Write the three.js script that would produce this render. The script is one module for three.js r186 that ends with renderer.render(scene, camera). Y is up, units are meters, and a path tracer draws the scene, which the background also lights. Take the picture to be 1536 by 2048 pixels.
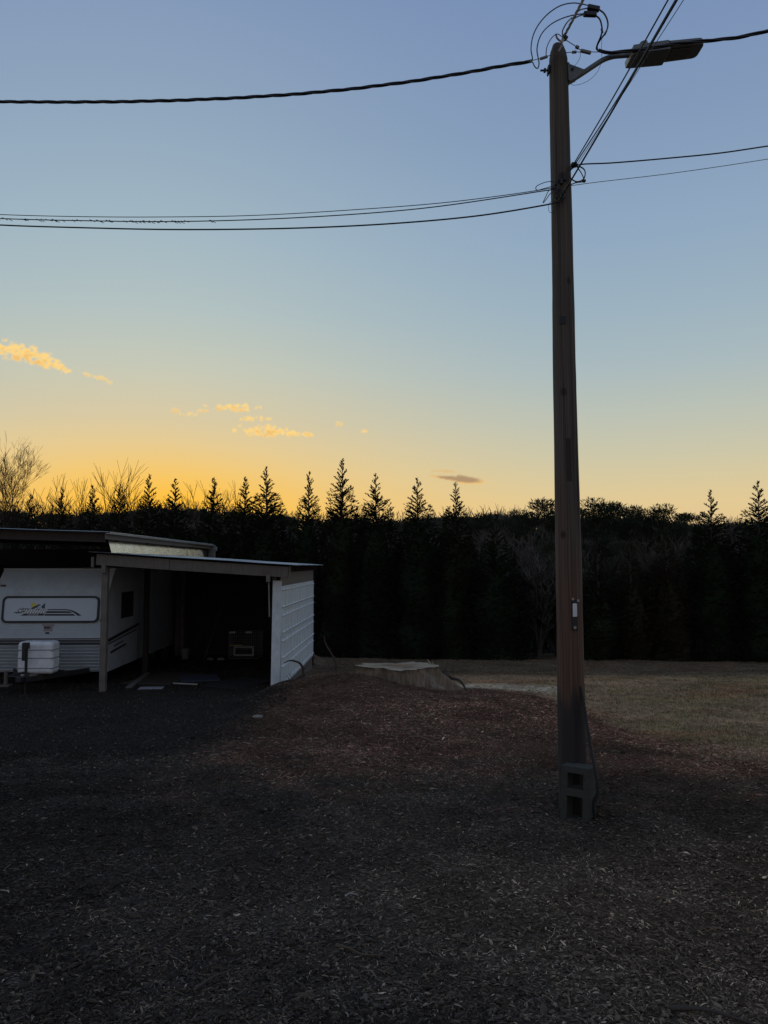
import * as THREE from 'three';
import { mergeGeometries } from 'three/addons/utils/BufferGeometryUtils.js';
import { RoundedBoxGeometry } from 'three/addons/geometries/RoundedBoxGeometry.js';

// ------------------------------------------------------------------ camera, sky, sun, exposure
const EYE = 1.65, FOCAL = 1538.5, PITCH = Math.atan(106 / FOCAL);
const scene = new THREE.Scene();
const camera = new THREE.PerspectiveCamera(2 * Math.atan(1024 / FOCAL) * 180 / Math.PI, 0.75, 0.1, 2000);
camera.position.set(0, EYE, 0);
camera.rotation.x = PITCH;
scene.add(camera);
const renderer = new THREE.WebGLRenderer({ antialias: true });
renderer.toneMapping = THREE.LinearToneMapping;
renderer.toneMappingExposure = 1;
renderer.shadowMap.enabled = true;

const SUN_AZ = -16.4, SUN_EL = 1.2;                     // degrees, azimuth clockwise from straight ahead
const RAD = Math.PI / 180;
const sun = new THREE.DirectionalLight(new THREE.Color(1, 0.6, 0.25), 0.4);
sun.position.set(Math.sin(SUN_AZ * RAD) * Math.cos(SUN_EL * RAD) * 400, Math.sin(SUN_EL * RAD) * 400, -Math.cos(SUN_AZ * RAD) * Math.cos(SUN_EL * RAD) * 400);
sun.castShadow = true;
sun.shadow.mapSize.set(2048, 2048);
Object.assign(sun.shadow.camera, { left: -60, right: 60, top: 40, bottom: -40, near: 1, far: 900 });
scene.add(sun, sun.target);

// noise
function rng(seed) { let a = seed >>> 0; return () => { a = (a + 0x6D2B79F5) | 0; let t = Math.imul(a ^ (a >>> 15), 1 | a); t = (t + Math.imul(t ^ (t >>> 7), 61 | t)) ^ t; return ((t ^ (t >>> 14)) >>> 0) / 4294967296; }; }
const hash = (x, y, s = 0) => { let h = Math.imul(x | 0, 374761393) + Math.imul(y | 0, 668265263) + Math.imul(s | 0, 1442695041); h = Math.imul(h ^ (h >>> 13), 1274126177); return ((h ^ (h >>> 16)) >>> 0) / 4294967296; };
function noise(x, y, s = 0) {
  const xi = Math.floor(x), yi = Math.floor(y); let fx = x - xi, fy = y - yi;
  fx = fx * fx * (3 - 2 * fx); fy = fy * fy * (3 - 2 * fy);
  const a = hash(xi, yi, s), b = hash(xi + 1, yi, s), c = hash(xi, yi + 1, s), d = hash(xi + 1, yi + 1, s);
  return a + (b - a) * fx + (c - a) * fy + (a - b - c + d) * fx * fy;
}
function fbm(x, y, n = 4, s = 0) { let v = 0, a = 0.5, t = 0; for (let i = 0; i < n; i++) { v += a * noise(x, y, s + i); t += a; a *= 0.5; x = x * 2.03 + 7.1; y = y * 2.03 + 3.7; } return v / t; }
const clamp = (v, a = 0, b = 1) => Math.min(b, Math.max(a, v));
const lerp = (a, b, t) => a + (b - a) * t;
const smooth = (a, b, x) => { const t = clamp((x - a) / (b - a)); return t * t * (3 - 2 * t); };
const toLin = (c) => c <= 0.04045 ? c / 12.92 : ((c + 0.055) / 1.055) ** 2.4;
const toSrgb = (c) => c <= 0.0031308 ? c * 12.92 : 1.055 * c ** (1 / 2.4) - 0.055;
function table(t, x) { let i = 0; while (i < t.length - 2 && x > t[i + 1][0]) i++; const k = clamp((x - t[i][0]) / (t[i + 1][0] - t[i][0])); return t[i].slice(1).map((v, j) => lerp(v, t[i + 1][j + 1], k)); }

// a point of the picture (1536 x 2048) as azimuth and elevation, used for the clouds
function bearing(px, py) {
  const x = (px - 768) / FOCAL, y = (1024 - py) / FOCAL, c = Math.cos(PITCH), s = Math.sin(PITCH);
  const Y = y * c + s, Z = c - y * s;
  return [Math.atan2(x, Z) / RAD, Math.atan2(Y, Math.hypot(x, Z)) / RAD];
}
{
  // colour against elevation: towards the afterglow, 40 degrees beside it, and opposite it (sRGB)
  const S = [[0, 252, 196, 92], [4.5, 251, 200, 112], [6.6, 243, 204, 134], [8.6, 231, 204, 151], [10.4, 218, 202, 164], [14, 199, 201, 183], [18, 180, 194, 193], [23, 163, 184, 195], [30, 145, 167, 189], [38, 129, 151, 184], [60, 113, 136, 174], [90, 107, 129, 166]];
  const R = [[0, 234, 195, 138], [4.5, 226, 201, 149], [6.5, 213, 200, 161], [8, 203, 198, 170], [10.4, 189, 194, 180], [14, 170, 186, 190], [18, 156, 178, 192], [23, 144, 168, 192], [30, 130, 153, 185], [38, 118, 142, 181], [60, 110, 133, 172], [90, 107, 129, 166]];
  const A = [[0, 160, 151, 152], [8, 166, 158, 160], [20, 150, 154, 166], [40, 130, 145, 169], [60, 117, 136, 168], [90, 107, 129, 166]];
  const W = 4096, H = 2048, data = new Float32Array(W * H * 4);
  const N = 1800, LUT = [S, R, A].map((t) => { const o = new Float32Array(3 * (N + 1)); for (let i = 0; i <= N; i++) table(t, i * 90 / N).forEach((v, k) => { o[i * 3 + k] = v / 255; }); return o; });
  for (let j = 0; j < H; j++) {
    const el = ((j + 0.5) / H - 0.5) * 180, e = clamp(el, 0, 90), i = Math.min(N, Math.round(e * N / 90));
    for (let k = 0; k < W; k++) {
      const phi = ((k + 0.5) / W - 0.5) * 2 * Math.PI;           // three.js: u = atan2(z, x)
      let az = Math.atan2(Math.cos(phi), -Math.sin(phi)) / RAD - SUN_AZ;
      if (az > 180) az -= 360; if (az < -180) az += 360;
      const q = Math.abs(az), near = smooth(0, 34, q), far = smooth(38, 165, q);
      const core = Math.exp(-((az / 9.5) ** 2) - (((e - 3.4) / 3.7) ** 2));
      const o = (j * W + k) * 4;
      for (let c = 0; c < 3; c++) {
        let v = lerp(LUT[0][i * 3 + c], LUT[1][i * 3 + c], near);
        v = lerp(v, LUT[2][i * 3 + c], far);
        data[o + c] = toLin(v + core * [0.03, -0.03, -0.21][c]);
      }
      data[o + 3] = 1;
    }
  }
  // small clouds: middle, half width, half height (pixels of the picture), tilt, strength, lit colour, body colour, edge sharpness
  const gold = [255, 216, 134], deep = [226, 172, 104], mauve = [176, 146, 112];
  const clouds = [
    [22, 704, 42, 17, 0.12, 1, gold, deep], [72, 716, 48, 18, 0.28, 1, gold, deep], [108, 734, 24, 9, 0.2, 0.7, gold, deep],
    [190, 753, 30, 6, 0.25, 0.5, gold, deep], [466, 815, 48, 9, 0.0, 1, gold, deep], [512, 838, 26, 7, 0.0, 0.85, gold, deep], [541, 838, 12, 4, 0, 0.5, gold, deep],
    [524, 863, 44, 13, 0.04, 1.1, gold, deep], [596, 868, 30, 6, 0.05, 0.75, gold, deep], [376, 829, 15, 5, 0, 0.45, gold, deep], [405, 822, 10, 5, -0.2, 0.45, gold, deep], [351, 822, 8, 5, 0, 0.4, gold, deep],
    [679, 849, 13, 5, 0.1, 0.4, gold, deep], [728, 861, 14, 6, 0, 0.55, gold, deep],
    [915, 958, 66, 10, 0.12, 1.5, [250, 196, 108], mauve, 1], [880, 942, 46, 3, 0.06, 0.35, [246, 205, 130], deep, 1],
  ];
  clouds.forEach(([px, py, hw, hh, tilt, strength, lit, body, lens], n) => {
    const [a0, e0] = bearing(px, py), perPx = 1 / FOCAL / RAD * Math.cos(Math.atan(Math.abs(py - 1024) / FOCAL)) ** 2;
    const wa = hw * 1.0 * perPx, we = hh * 1.12 * perPx;
    for (let j = Math.floor((e0 - we * 3 + 90) / 180 * H); j < (e0 + we * 3 + 90) / 180 * H; j++) {
      const el = ((j + 0.5) / H - 0.5) * 180;
      for (let k = Math.floor(W * ((a0 - wa * 2 - 90) / 360 + 0.5)); k < W * ((a0 + wa * 2 - 90) / 360 + 0.5); k++) {
        const az = ((k + 0.5) / W - 0.5) * 360 + 90;
        const dx = (az - a0) / wa, dy = ((el - e0) / perPx + (az - a0) / perPx * tilt) / hh;
        const X = (az - a0) / perPx, Y = (el - e0) / perPx;
        const wob = fbm(X / 14 + n * 9, Y / 9, 4, n) - 0.5, fine = fbm(X / 5 + n * 3, Y / 4, 3, n + 40) - 0.5;
        let f = 1 - (lens ? Math.hypot(dx, dy * (dx < 0 ? 1.5 - dx * 0.8 : 1)) - fine * 0.25 : dx * dx * 0.9 + dy * dy * (dy < 0 ? 1.5 : 1)) + (lens ? 0 : wob * 3.2 + fine * 2.6);
        const cover = smooth(lens ? 0 : 0.25, lens ? 0.45 : 0.8, f) * Math.min(1, strength * 1.5);
        if (cover <= 0) continue;
        const inner = lens ? smooth(0.1, 0.5, f + dy * 0.25) : smooth(0.9, 1.8, f + dy * -0.5) * 0.55, o = (j * W + ((k % W) + W) % W) * 4;
        for (let c = 0; c < 3; c++) data[o + c] = lerp(data[o + c], toLin(lerp(lit[c], body[c], inner) / 255), cover);
      }
    }
  });
  const sky = new THREE.DataTexture(data, W, H, THREE.RGBAFormat, THREE.FloatType);
  sky.mapping = THREE.EquirectangularReflectionMapping;
  sky.magFilter = sky.minFilter = THREE.LinearFilter;
  sky.needsUpdate = true;
  scene.background = sky;
  scene.environment = sky;
}
console.log('sky');

// ------------------------------------------------------------------ helpers
const V = (x, y, z) => new THREE.Vector3(x, y, z);
// the point at horizontal distance d ahead that stands where the picture shows (px, py)
function at(px, py, d) {
  const x = (px - 768) / FOCAL, y = (1024 - py) / FOCAL, c = Math.cos(PITCH), s = Math.sin(PITCH), t = d / (c - y * s);
  return V(x * t, EYE + (y * c + s) * t, -d);
}
const used = {};
function numbered(name) { used[name] = (used[name] ?? -1) + 1; return used[name] ? `${name}_${String(used[name]).padStart(3, '0')}` : name; }
function tag(o, label, category, group, kind) { if (label) o.userData.label = label; if (category) o.userData.category = category; if (group) o.userData.group = group; if (kind) o.userData.kind = kind; return o; }
function shade(o) { o.castShadow = o.receiveShadow = true; return o; }
function thing(name, label, category, pos, group) {
  const o = new THREE.Group(); o.name = numbered(name); o.position.copy(pos); scene.add(o);
  return tag(o, label, category, group);
}
function origin(o) { const p = V(0, 0, 0); for (let q = o; q && q !== scene; q = q.parent) p.add(q.position); return p; }
function boxUV(g) {
  if (g.index) g = g.toNonIndexed();
  const p = g.attributes.position, uv = new Float32Array(p.count * 2), a = V(), b = V(), c = V(), n = V();
  for (let i = 0; i < p.count; i += 3) {
    a.fromBufferAttribute(p, i); b.fromBufferAttribute(p, i + 1); c.fromBufferAttribute(p, i + 2);
    n.crossVectors(b.clone().sub(a), c.clone().sub(a));
    const ax = Math.abs(n.x), ay = Math.abs(n.y), az = Math.abs(n.z);
    [a, b, c].forEach((q, k) => { const [u, v] = ax > ay && ax > az ? [q.z, q.y] : ay > az ? [q.x, q.z] : [q.x, q.y]; uv[(i + k) * 2] = u; uv[(i + k) * 2 + 1] = v; });
  }
  g.setAttribute('uv', new THREE.BufferAttribute(uv, 2));
  return g;
}
const clean = (g) => { for (const k of Object.keys(g.attributes)) if (!['position', 'normal', 'uv'].includes(k)) g.deleteAttribute(k); return g; };
// one mesh of geometries given in world coordinates, placed under parent
function part(parent, name, geos, mat, keepUV) {
  const list = (Array.isArray(geos) ? geos : [geos]).map((g) => clean(keepUV ? (g.index ? g.toNonIndexed() : g) : boxUV(g)));
  const g = list.length > 1 ? mergeGeometries(list) : list[0], o = origin(parent);
  g.translate(-o.x, -o.y, -o.z);
  const m = shade(new THREE.Mesh(g, mat)); m.name = name; parent.add(m);
  return m;
}
// a thing that is one mesh, its origin at pos
function single(name, label, category, pos, geos, mat, group, keepUV) {
  const list = (Array.isArray(geos) ? geos : [geos]).map((g) => clean(keepUV ? (g.index ? g.toNonIndexed() : g) : boxUV(g)));
  const g = list.length > 1 ? mergeGeometries(list) : list[0];
  g.translate(-pos.x, -pos.y, -pos.z);
  const m = shade(new THREE.Mesh(g, mat)); m.name = numbered(name); m.position.copy(pos); scene.add(m);
  return tag(m, label, category, group);
}
const box = (cx, cy, cz, w, h, d, r = 0) => (r ? new RoundedBoxGeometry(w, h, d, 2, r) : new THREE.BoxGeometry(w, h, d)).translate(cx, cy, cz);
// a bar from p to q, w wide (sideways) and h high
function bar(p, q, w, h, r = 0, up = V(0, 1, 0)) {
  const z = q.clone().sub(p), L = z.length(); z.normalize();
  let x = V().crossVectors(up, z); if (x.length() < 1e-4) x = V(1, 0, 0); x.normalize();
  const y = V().crossVectors(z, x), m = new THREE.Matrix4().makeBasis(x, y, z).setPosition(p.clone().add(q).multiplyScalar(0.5));
  return (r ? new RoundedBoxGeometry(w, h, L, 2, r) : new THREE.BoxGeometry(w, h, L)).applyMatrix4(m);
}
function rod(p, q, r0, r1 = r0, n = 8) {
  const d = q.clone().sub(p), g = new THREE.CylinderGeometry(r1, r0, d.length(), n);
  g.applyQuaternion(new THREE.Quaternion().setFromUnitVectors(V(0, 1, 0), d.normalize())); const c = p.clone().add(q).multiplyScalar(0.5);
  return g.translate(c.x, c.y, c.z);
}
const curve = (pts, t = 0.5) => new THREE.CatmullRomCurve3(pts, false, 'centripetal', t);
const tube = (pts, r, seg = pts.length * 8, n = 6) => new THREE.TubeGeometry(curve(pts), seg, r, n);
// many triangles, quickly
class Bulk {
  constructor() { this.p = []; this.i = []; }
  tube(a, b, ra, rb, n = 3) {
    const d = b.clone().sub(a).normalize(), s = Math.abs(d.y) < 0.9 ? V(0, 1, 0) : V(1, 0, 0), x = V().crossVectors(d, s).normalize(), y = V().crossVectors(d, x), o = this.p.length / 3;
    for (const [c, r] of [[a, ra], [b, rb]]) for (let k = 0; k < n; k++) { const f = k / n * 2 * Math.PI, cs = Math.cos(f) * r, sn = Math.sin(f) * r; this.p.push(c.x + x.x * cs + y.x * sn, c.y + x.y * cs + y.y * sn, c.z + x.z * cs + y.z * sn); }
    for (let k = 0; k < n; k++) { const l = (k + 1) % n; this.i.push(o + k, o + n + l, o + l, o + k, o + n + k, o + n + l); }
  }
  blade(a, dir, side, l, w) {
    const o = this.p.length / 3, m = 0.45;
    this.p.push(a.x, a.y, a.z, a.x + dir.x * l * m + side.x * w, a.y + dir.y * l * m + side.y * w, a.z + dir.z * l * m + side.z * w,
      a.x + dir.x * l, a.y + dir.y * l, a.z + dir.z * l, a.x + dir.x * l * m - side.x * w, a.y + dir.y * l * m - side.y * w, a.z + dir.z * l * m - side.z * w);
    this.i.push(o, o + 1, o + 2, o, o + 2, o + 3);
  }
  add(g) { const o = this.p.length / 3, a = g.attributes.position.array; for (let k = 0; k < a.length; k++) this.p.push(a[k]); const ix = g.index ? g.index.array : [...Array(a.length / 3).keys()]; for (let k = 0; k < ix.length; k++) this.i.push(ix[k] + o); }
  geo() { const g = new THREE.BufferGeometry(); g.setAttribute('position', new THREE.Float32BufferAttribute(this.p, 3)); g.setIndex(this.i); g.computeVertexNormals(); return g; }
}
// textures
function texture(w, h, f, srgb = true, repeat = true) {
  const d = new Uint8Array(w * h * 4);
  for (let j = 0; j < h; j++) for (let i = 0; i < w; i++) { const c = f(i / w, j / h, i, j), o = (j * w + i) * 4; for (let k = 0; k < 3; k++) d[o + k] = clamp(srgb ? toSrgb(clamp(c[k])) : c[k]) * 255; d[o + 3] = 255; }
  const t = new THREE.DataTexture(d, w, h); t.magFilter = THREE.LinearFilter; t.minFilter = THREE.LinearFilter;
  if (srgb) t.colorSpace = THREE.SRGBColorSpace;
  t.wrapS = t.wrapT = repeat ? THREE.RepeatWrapping : THREE.ClampToEdgeWrapping; t.needsUpdate = true;
  return t;
}
const pnoise = (x, y, period, s) => { const f = (a, b) => noise(a, b, s), u = x / period, v = y / period; return lerp(lerp(f(x, y), f(x - period, y), u), lerp(f(x, y - period), f(x - period, y - period), u), v); };
const grime = texture(512, 512, (u, v) => { const n = 0.5 * pnoise(u * 6, v * 6, 6, 1) + 0.3 * pnoise(u * 24, v * 24, 24, 2) + 0.2 * pnoise(u * 90, v * 90, 90, 3); const k = 0.72 + 0.5 * n; return [k * 0.98, k * 0.97, k * 0.95].map((c) => c * 0.9); });
const grimeBump = texture(256, 256, (u, v) => { const n = 0.5 * pnoise(u * 20, v * 20, 20, 5) + 0.5 * pnoise(u * 70, v * 70, 70, 6); return [n, n, n]; }, false);
const boards = texture(512, 512, (u, v) => { const g = 0.6 * pnoise(u * 60, v * 4, 60, 11) + 0.4 * pnoise(u * 128, v * 8, 128, 12), b = pnoise(u * 4, v * 4, 4, 13); const k = 0.55 + 0.6 * g + 0.25 * b; return [k * 0.9, k * 0.86, k * 0.82]; });
const rep = (t, x, y = x) => { const c = t.clone(); c.repeat.set(x, y); c.needsUpdate = true; return c; };
const std = (r, g, b, roughness = 0.9, more = {}) => { const m = new THREE.MeshStandardMaterial({ roughness, ...more }); m.color.setRGB(r, g, b); return m; };
const matte = (r, g, b, more = {}) => { const m = new THREE.MeshLambertMaterial(more); m.color.setRGB(r, g, b); return m; };
const M = {
  white: std(0.68, 0.75, 0.78, 0.55, { map: rep(grime, 0.6), bumpMap: rep(grimeBump, 2), bumpScale: 0.002 }),
  whiteTrim: std(0.74, 0.82, 0.86, 0.6, { map: rep(grime, 1.3) }),
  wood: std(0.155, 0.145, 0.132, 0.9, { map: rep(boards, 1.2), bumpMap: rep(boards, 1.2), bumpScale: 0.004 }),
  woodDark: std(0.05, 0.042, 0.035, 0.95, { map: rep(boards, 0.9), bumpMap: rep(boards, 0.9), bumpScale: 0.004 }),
  greyWood: std(0.17, 0.16, 0.145, 0.9, { map: rep(boards, 1.5), bumpMap: rep(boards, 1.5), bumpScale: 0.004 }),
  tin: std(0.42, 0.43, 0.44, 0.38, { metalness: 0.75, map: rep(grime, 0.5), bumpMap: rep(grimeBump, 1), bumpScale: 0.004 }),
  flashing: std(0.86, 0.85, 0.82, 0.22, { metalness: 0.9, map: rep(grime, 0.8), bumpMap: rep(grimeBump, 1.4), bumpScale: 0.003 }),
  black: std(0.014, 0.015, 0.017, 0.55),
  rubber: std(0.02, 0.02, 0.022, 0.8, { map: rep(grime, 2) }),
  iron: std(0.03, 0.03, 0.033, 0.6, { metalness: 0.4 }),
  galv: std(0.30, 0.32, 0.33, 0.5, { metalness: 0.7, map: rep(grime, 4) }),
  lampGrey: std(0.16, 0.18, 0.19, 0.5, { metalness: 0.3, map: rep(grime, 3) }),
  bare: std(0.35, 0.33, 0.30, 0.5, { metalness: 0.8 }),
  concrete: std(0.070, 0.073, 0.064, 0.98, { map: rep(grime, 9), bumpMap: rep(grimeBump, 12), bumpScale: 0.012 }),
  bark: matte(0.075, 0.062, 0.052), twig: matte(0.085, 0.07, 0.06), darkTwig: matte(0.042, 0.034, 0.028), paleTwig: matte(0.085, 0.08, 0.07), hazedTwig: matte(0.115, 0.10, 0.09), hazedPine: matte(0.055, 0.06, 0.042, { side: THREE.DoubleSide }),  // twig and pine colours of the far wood lightened in place of haze
  leaf: matte(0.021, 0.030, 0.017, { side: THREE.DoubleSide }), leafB: matte(0.024, 0.031, 0.017, { side: THREE.DoubleSide }), leafBrown: matte(0.040, 0.036, 0.022, { side: THREE.DoubleSide }),
  pine: matte(0.034, 0.042, 0.027, { side: THREE.DoubleSide }),
};

// ------------------------------------------------------------------ terrain
const EDGE = [[1, 9.5], [4, 7.4], [6, 5.9], [8.4, 4.5], [11.4, 3.3], [15, 3.1], [16.5, 2.5], [18, 1.5], [19.3, -0.4], [20.5, -2.4], [40, -2.4]];   // distance ahead: where the lawn begins
const lawnSide = (x, d) => x - table(EDGE, d)[0] + (fbm(x * 1.3, d * 1.3, 3, 61) - 0.5) * 1.5;
const gravelSide = (x, d) => Math.min(-2.15 - x + (fbm(x * 0.9, d * 0.9, 3, 63) - 0.5) * 1.1, d - 10.2 + (fbm(x * 0.5, d * 0.5, 3, 64) - 0.5) * 5 - smooth(-3, -8, x) * 1.5);
function level(x, d) {
  let y;
  if (d < 0) y = -0.02 * d; else if (d < 34) y = -0.063 * d; else if (d < 70) y = -2.142 - 0.045 * (d - 34); else if (d < 120) y = -3.762 - 0.02 * (d - 70); else y = -4.762 + smooth(120, 260, d) * 11;
  const pad = (1 - smooth(-2.9, -2.0, x)) * smooth(14.2, 16.6, d) * (1 - smooth(26, 30, d));
  return lerp(y, -1.06, pad);
}
function G(x, d) {
  const bed = smooth(-2.75, -1.75, x + (fbm(d * 1.2, x, 2, 71) - 0.5) * 0.7) * (1 - smooth(2.2, 3.8, x));
  let y = level(x, d);
  y += 0.30 * Math.exp(-(((x + 0.75) / 1.15) ** 2) - ((d - 14.3) / 1.1) ** 2) + 0.30 * bed * Math.exp(-(((d - 12.6) / 2.9) ** 2)) + 0.10 * Math.exp(-(((x + 1.1) / 1.1) ** 2) - ((d - 15.4) / 1.4) ** 2);
  const rough = smooth(1, 3, d) * (1 - smooth(30, 36, d)) * (1 - 0.8 * smooth(-2, -2.6, x) * smooth(15, 17, d));
  y += ((fbm(x * 0.7, d * 0.7, 3, 81) - 0.5) * 0.09 + (fbm(x * 3.2, d * 3.2, 3, 82) - 0.5) * 0.035) * rough;
  return y;
}
const onGround = (x, d, up = 0) => V(x, G(x, d) + up, -d);
{
  const X0 = -17, X1 = 17, D0 = -1, D1 = 33, n = 340;
  const map = texture(2048, 2048, (u, v) => {
    const x = lerp(X0, X1, u), d = lerp(D0, D1, v);
    const big = fbm(x * 0.45, d * 0.45, 3, 21), mid = fbm(x * 2.1, d * 2.1, 3, 22), fine = fbm(x * 22, d * 15, 2, 23), grain = hash(u * 4096, v * 4096, 24);
    const kl = smooth(-0.35, 0.35, lawnSide(x, d)), kg = smooth(-0.4, 0.4, gravelSide(x, d));
    const bed = smooth(6.2, 9.5, d + (mid - 0.5) * 4) * smooth(-2.6, -1.4, x);
    const east = smooth(0, 4.5, x + (big - 0.5) * 4); let c = [lerp(0.046, 0.094, big) * lerp(1, 1.4, east), lerp(0.038, 0.075, big) * lerp(1, 1.25, east), lerp(0.030, 0.056, big) * lerp(1, 1.1, east)];
    const red = smooth(0.35, 0.75, mid);
    c = c.map((k, j) => lerp(k, lerp([0.090, 0.060, 0.038][j], [0.104, 0.059, 0.040][j], red), bed));
    const west = smooth(2.5, -3.5, x + (big - 0.5) * 4);          // darker chips towards the drive
    c = c.map((k, j) => lerp(k, [0.029, 0.026, 0.022][j], west * (1 - bed) * 0.7));
    c = c.map((k, j) => lerp(k, [0.034, 0.031, 0.026][j] * lerp(0.8, 1.25, mid), kg));
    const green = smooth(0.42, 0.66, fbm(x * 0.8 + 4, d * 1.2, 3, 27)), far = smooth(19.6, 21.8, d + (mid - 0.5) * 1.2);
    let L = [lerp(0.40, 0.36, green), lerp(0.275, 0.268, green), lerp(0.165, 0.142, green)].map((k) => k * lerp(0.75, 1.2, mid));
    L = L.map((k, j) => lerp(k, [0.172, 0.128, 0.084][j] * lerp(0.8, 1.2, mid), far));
    const sand = smooth(0.25, 0.8, 1 - ((x - 2.7) / 2.3) ** 2 - ((d - 17.2) / 1.9) ** 2 + (fbm(x * 2, d * 3, 3, 29) - 0.5) * 1.3) + 0.5 * smooth(0.3, 1, 1 - ((x - 1.3) / 1.2) ** 2 - ((d - 18.2) / 1.2) ** 2 + (mid - 0.5));
    L = L.map((k, j) => lerp(k, [0.74, 0.575, 0.37][j] * lerp(0.8, 1.1, fine), clamp(sand)));
    L = L.map((k, j) => k * lerp(0.55, 1.12, fbm(x * 1.3, d * 2.2, 3, 28)) * lerp(1, [1.02, 0.9, 0.88][j], smooth(0.5, 0.7, fbm(x * 0.9 + 9, d * 1.4, 2, 30))));
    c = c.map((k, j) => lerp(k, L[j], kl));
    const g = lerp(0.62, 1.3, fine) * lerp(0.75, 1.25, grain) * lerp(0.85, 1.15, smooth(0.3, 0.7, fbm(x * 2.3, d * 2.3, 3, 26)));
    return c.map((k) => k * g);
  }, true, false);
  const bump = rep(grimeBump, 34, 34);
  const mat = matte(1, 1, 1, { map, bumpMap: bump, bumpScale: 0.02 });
  const pos = [], uv = [], zones = { mulch_ground: [], gravel_drive: [], lawn: [] };
  for (let j = 0; j <= n; j++) for (let i = 0; i <= n; i++) { const x = lerp(X0, X1, i / n), d = lerp(D0, D1, j / n); pos.push(x, G(x, d), -d); uv.push(i / n, j / n); }
  for (let j = 0; j < n; j++) for (let i = 0; i < n; i++) {
    const x = lerp(X0, X1, (i + 0.5) / n), d = lerp(D0, D1, (j + 0.5) / n), a = j * (n + 1) + i;
    (lawnSide(x, d) > 0 ? zones.lawn : gravelSide(x, d) > 0 ? zones.gravel_drive : zones.mulch_ground).push(a, a + 1, a + n + 2, a, a + n + 2, a + n + 1);
  }
  const P = new THREE.Float32BufferAttribute(pos, 3), U = new THREE.Float32BufferAttribute(uv, 2);
  const whole = new THREE.BufferGeometry(); whole.setAttribute('position', P); whole.setIndex([...zones.lawn, ...zones.gravel_drive, ...zones.mulch_ground]); whole.computeVertexNormals();
  const labels = { mulch_ground: 'dark wood chip mulch covering the yard in front', gravel_drive: 'dark grey gravel in front of the open sheds', lawn: 'short dormant grass reaching to the row of evergreens' };
  for (const name of Object.keys(zones)) {
    const g = new THREE.BufferGeometry(); g.setAttribute('position', P); g.setAttribute('normal', whole.attributes.normal); g.setAttribute('uv', U); g.setIndex(zones[name]);
    const m = shade(new THREE.Mesh(g, mat)); m.name = name; scene.add(m); tag(m, labels[name], name === 'lawn' ? 'lawn' : 'ground', null, 'structure');
  }
  // the land round the yard, out to the wooded rise
  const q = [], I = [], nx = 90, nd = 110;
  for (let j = 0; j <= nd; j++) for (let i = 0; i <= nx; i++) {
    const s = i / nx * 2 - 1, x = Math.sign(s) * (Math.abs(s) * 24 + Math.abs(s) ** 3 * 330), t = j / nd, d = -80 + t * 110 + t ** 4 * 420;
    const inside = x > X0 - 1 && x < X1 + 1 && d > D0 - 1 && d < D1 + 1;
    const hill = 0.045 * Math.max(0, -x - 20) * smooth(120, 260, d);
    q.push(x, (inside ? G(x, d) - 0.5 : G(x, d) - 0.02) + hill + (fbm(x * 0.05, d * 0.05, 3, 91) - 0.5) * 2 * smooth(40, 90, d), -d);
  }
  for (let j = 0; j < nd; j++) for (let i = 0; i < nx; i++) { const a = j * (nx + 1) + i; I.push(a, a + 1, a + nx + 2, a, a + nx + 2, a + nx + 1); }
  const g = new THREE.BufferGeometry(); g.setAttribute('position', new THREE.Float32BufferAttribute(q, 3)); g.setIndex(I);
  g.setAttribute('uv', new THREE.Float32BufferAttribute(q.filter((_, k) => k % 3 !== 1), 2)); g.computeVertexNormals();
  const m = shade(new THREE.Mesh(g, matte(0.06, 0.052, 0.042, { map: rep(grime, 0.2) }))); m.name = 'ground'; scene.add(m); tag(m, 'dim ground beyond the yard rising to the far wood', 'ground', null, 'structure');
}
console.log('ground');

// ------------------------------------------------------------------ sheds
const PAD = -1.06;
// a corrugated sheet: corner c, along u (the ribs run along v)
function corrugated(c, u, v, pitch = 0.076, amp = 0.009, cuts = 6) {
  const n = Math.max(8, Math.round(u.length() / pitch) * 4), p = [], ix = [], up = V().crossVectors(v, u).normalize(); if (up.y < 0) up.negate();
  for (let j = 0; j <= cuts; j++) for (let i = 0; i <= n; i++) { const q = c.clone().addScaledVector(u, i / n).addScaledVector(v, j / cuts).addScaledVector(up, Math.sin(i / n * u.length() / pitch * 2 * Math.PI) * amp + Math.sin(j * 2.1 + i * 0.05) * 0.003); p.push(q.x, q.y, q.z); }
  for (let j = 0; j < cuts; j++) for (let i = 0; i < n; i++) { const a = j * (n + 1) + i; ix.push(a, a + 1, a + n + 2, a, a + n + 2, a + n + 1); }
  const top = new THREE.BufferGeometry(); top.setAttribute('position', new THREE.Float32BufferAttribute(p, 3)); top.setIndex(ix);
  const low = top.clone(); low.translate(0, -0.0012, 0);
  const g = mergeGeometries([top, low]); g.computeVertexNormals();
  return g;
}
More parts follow.
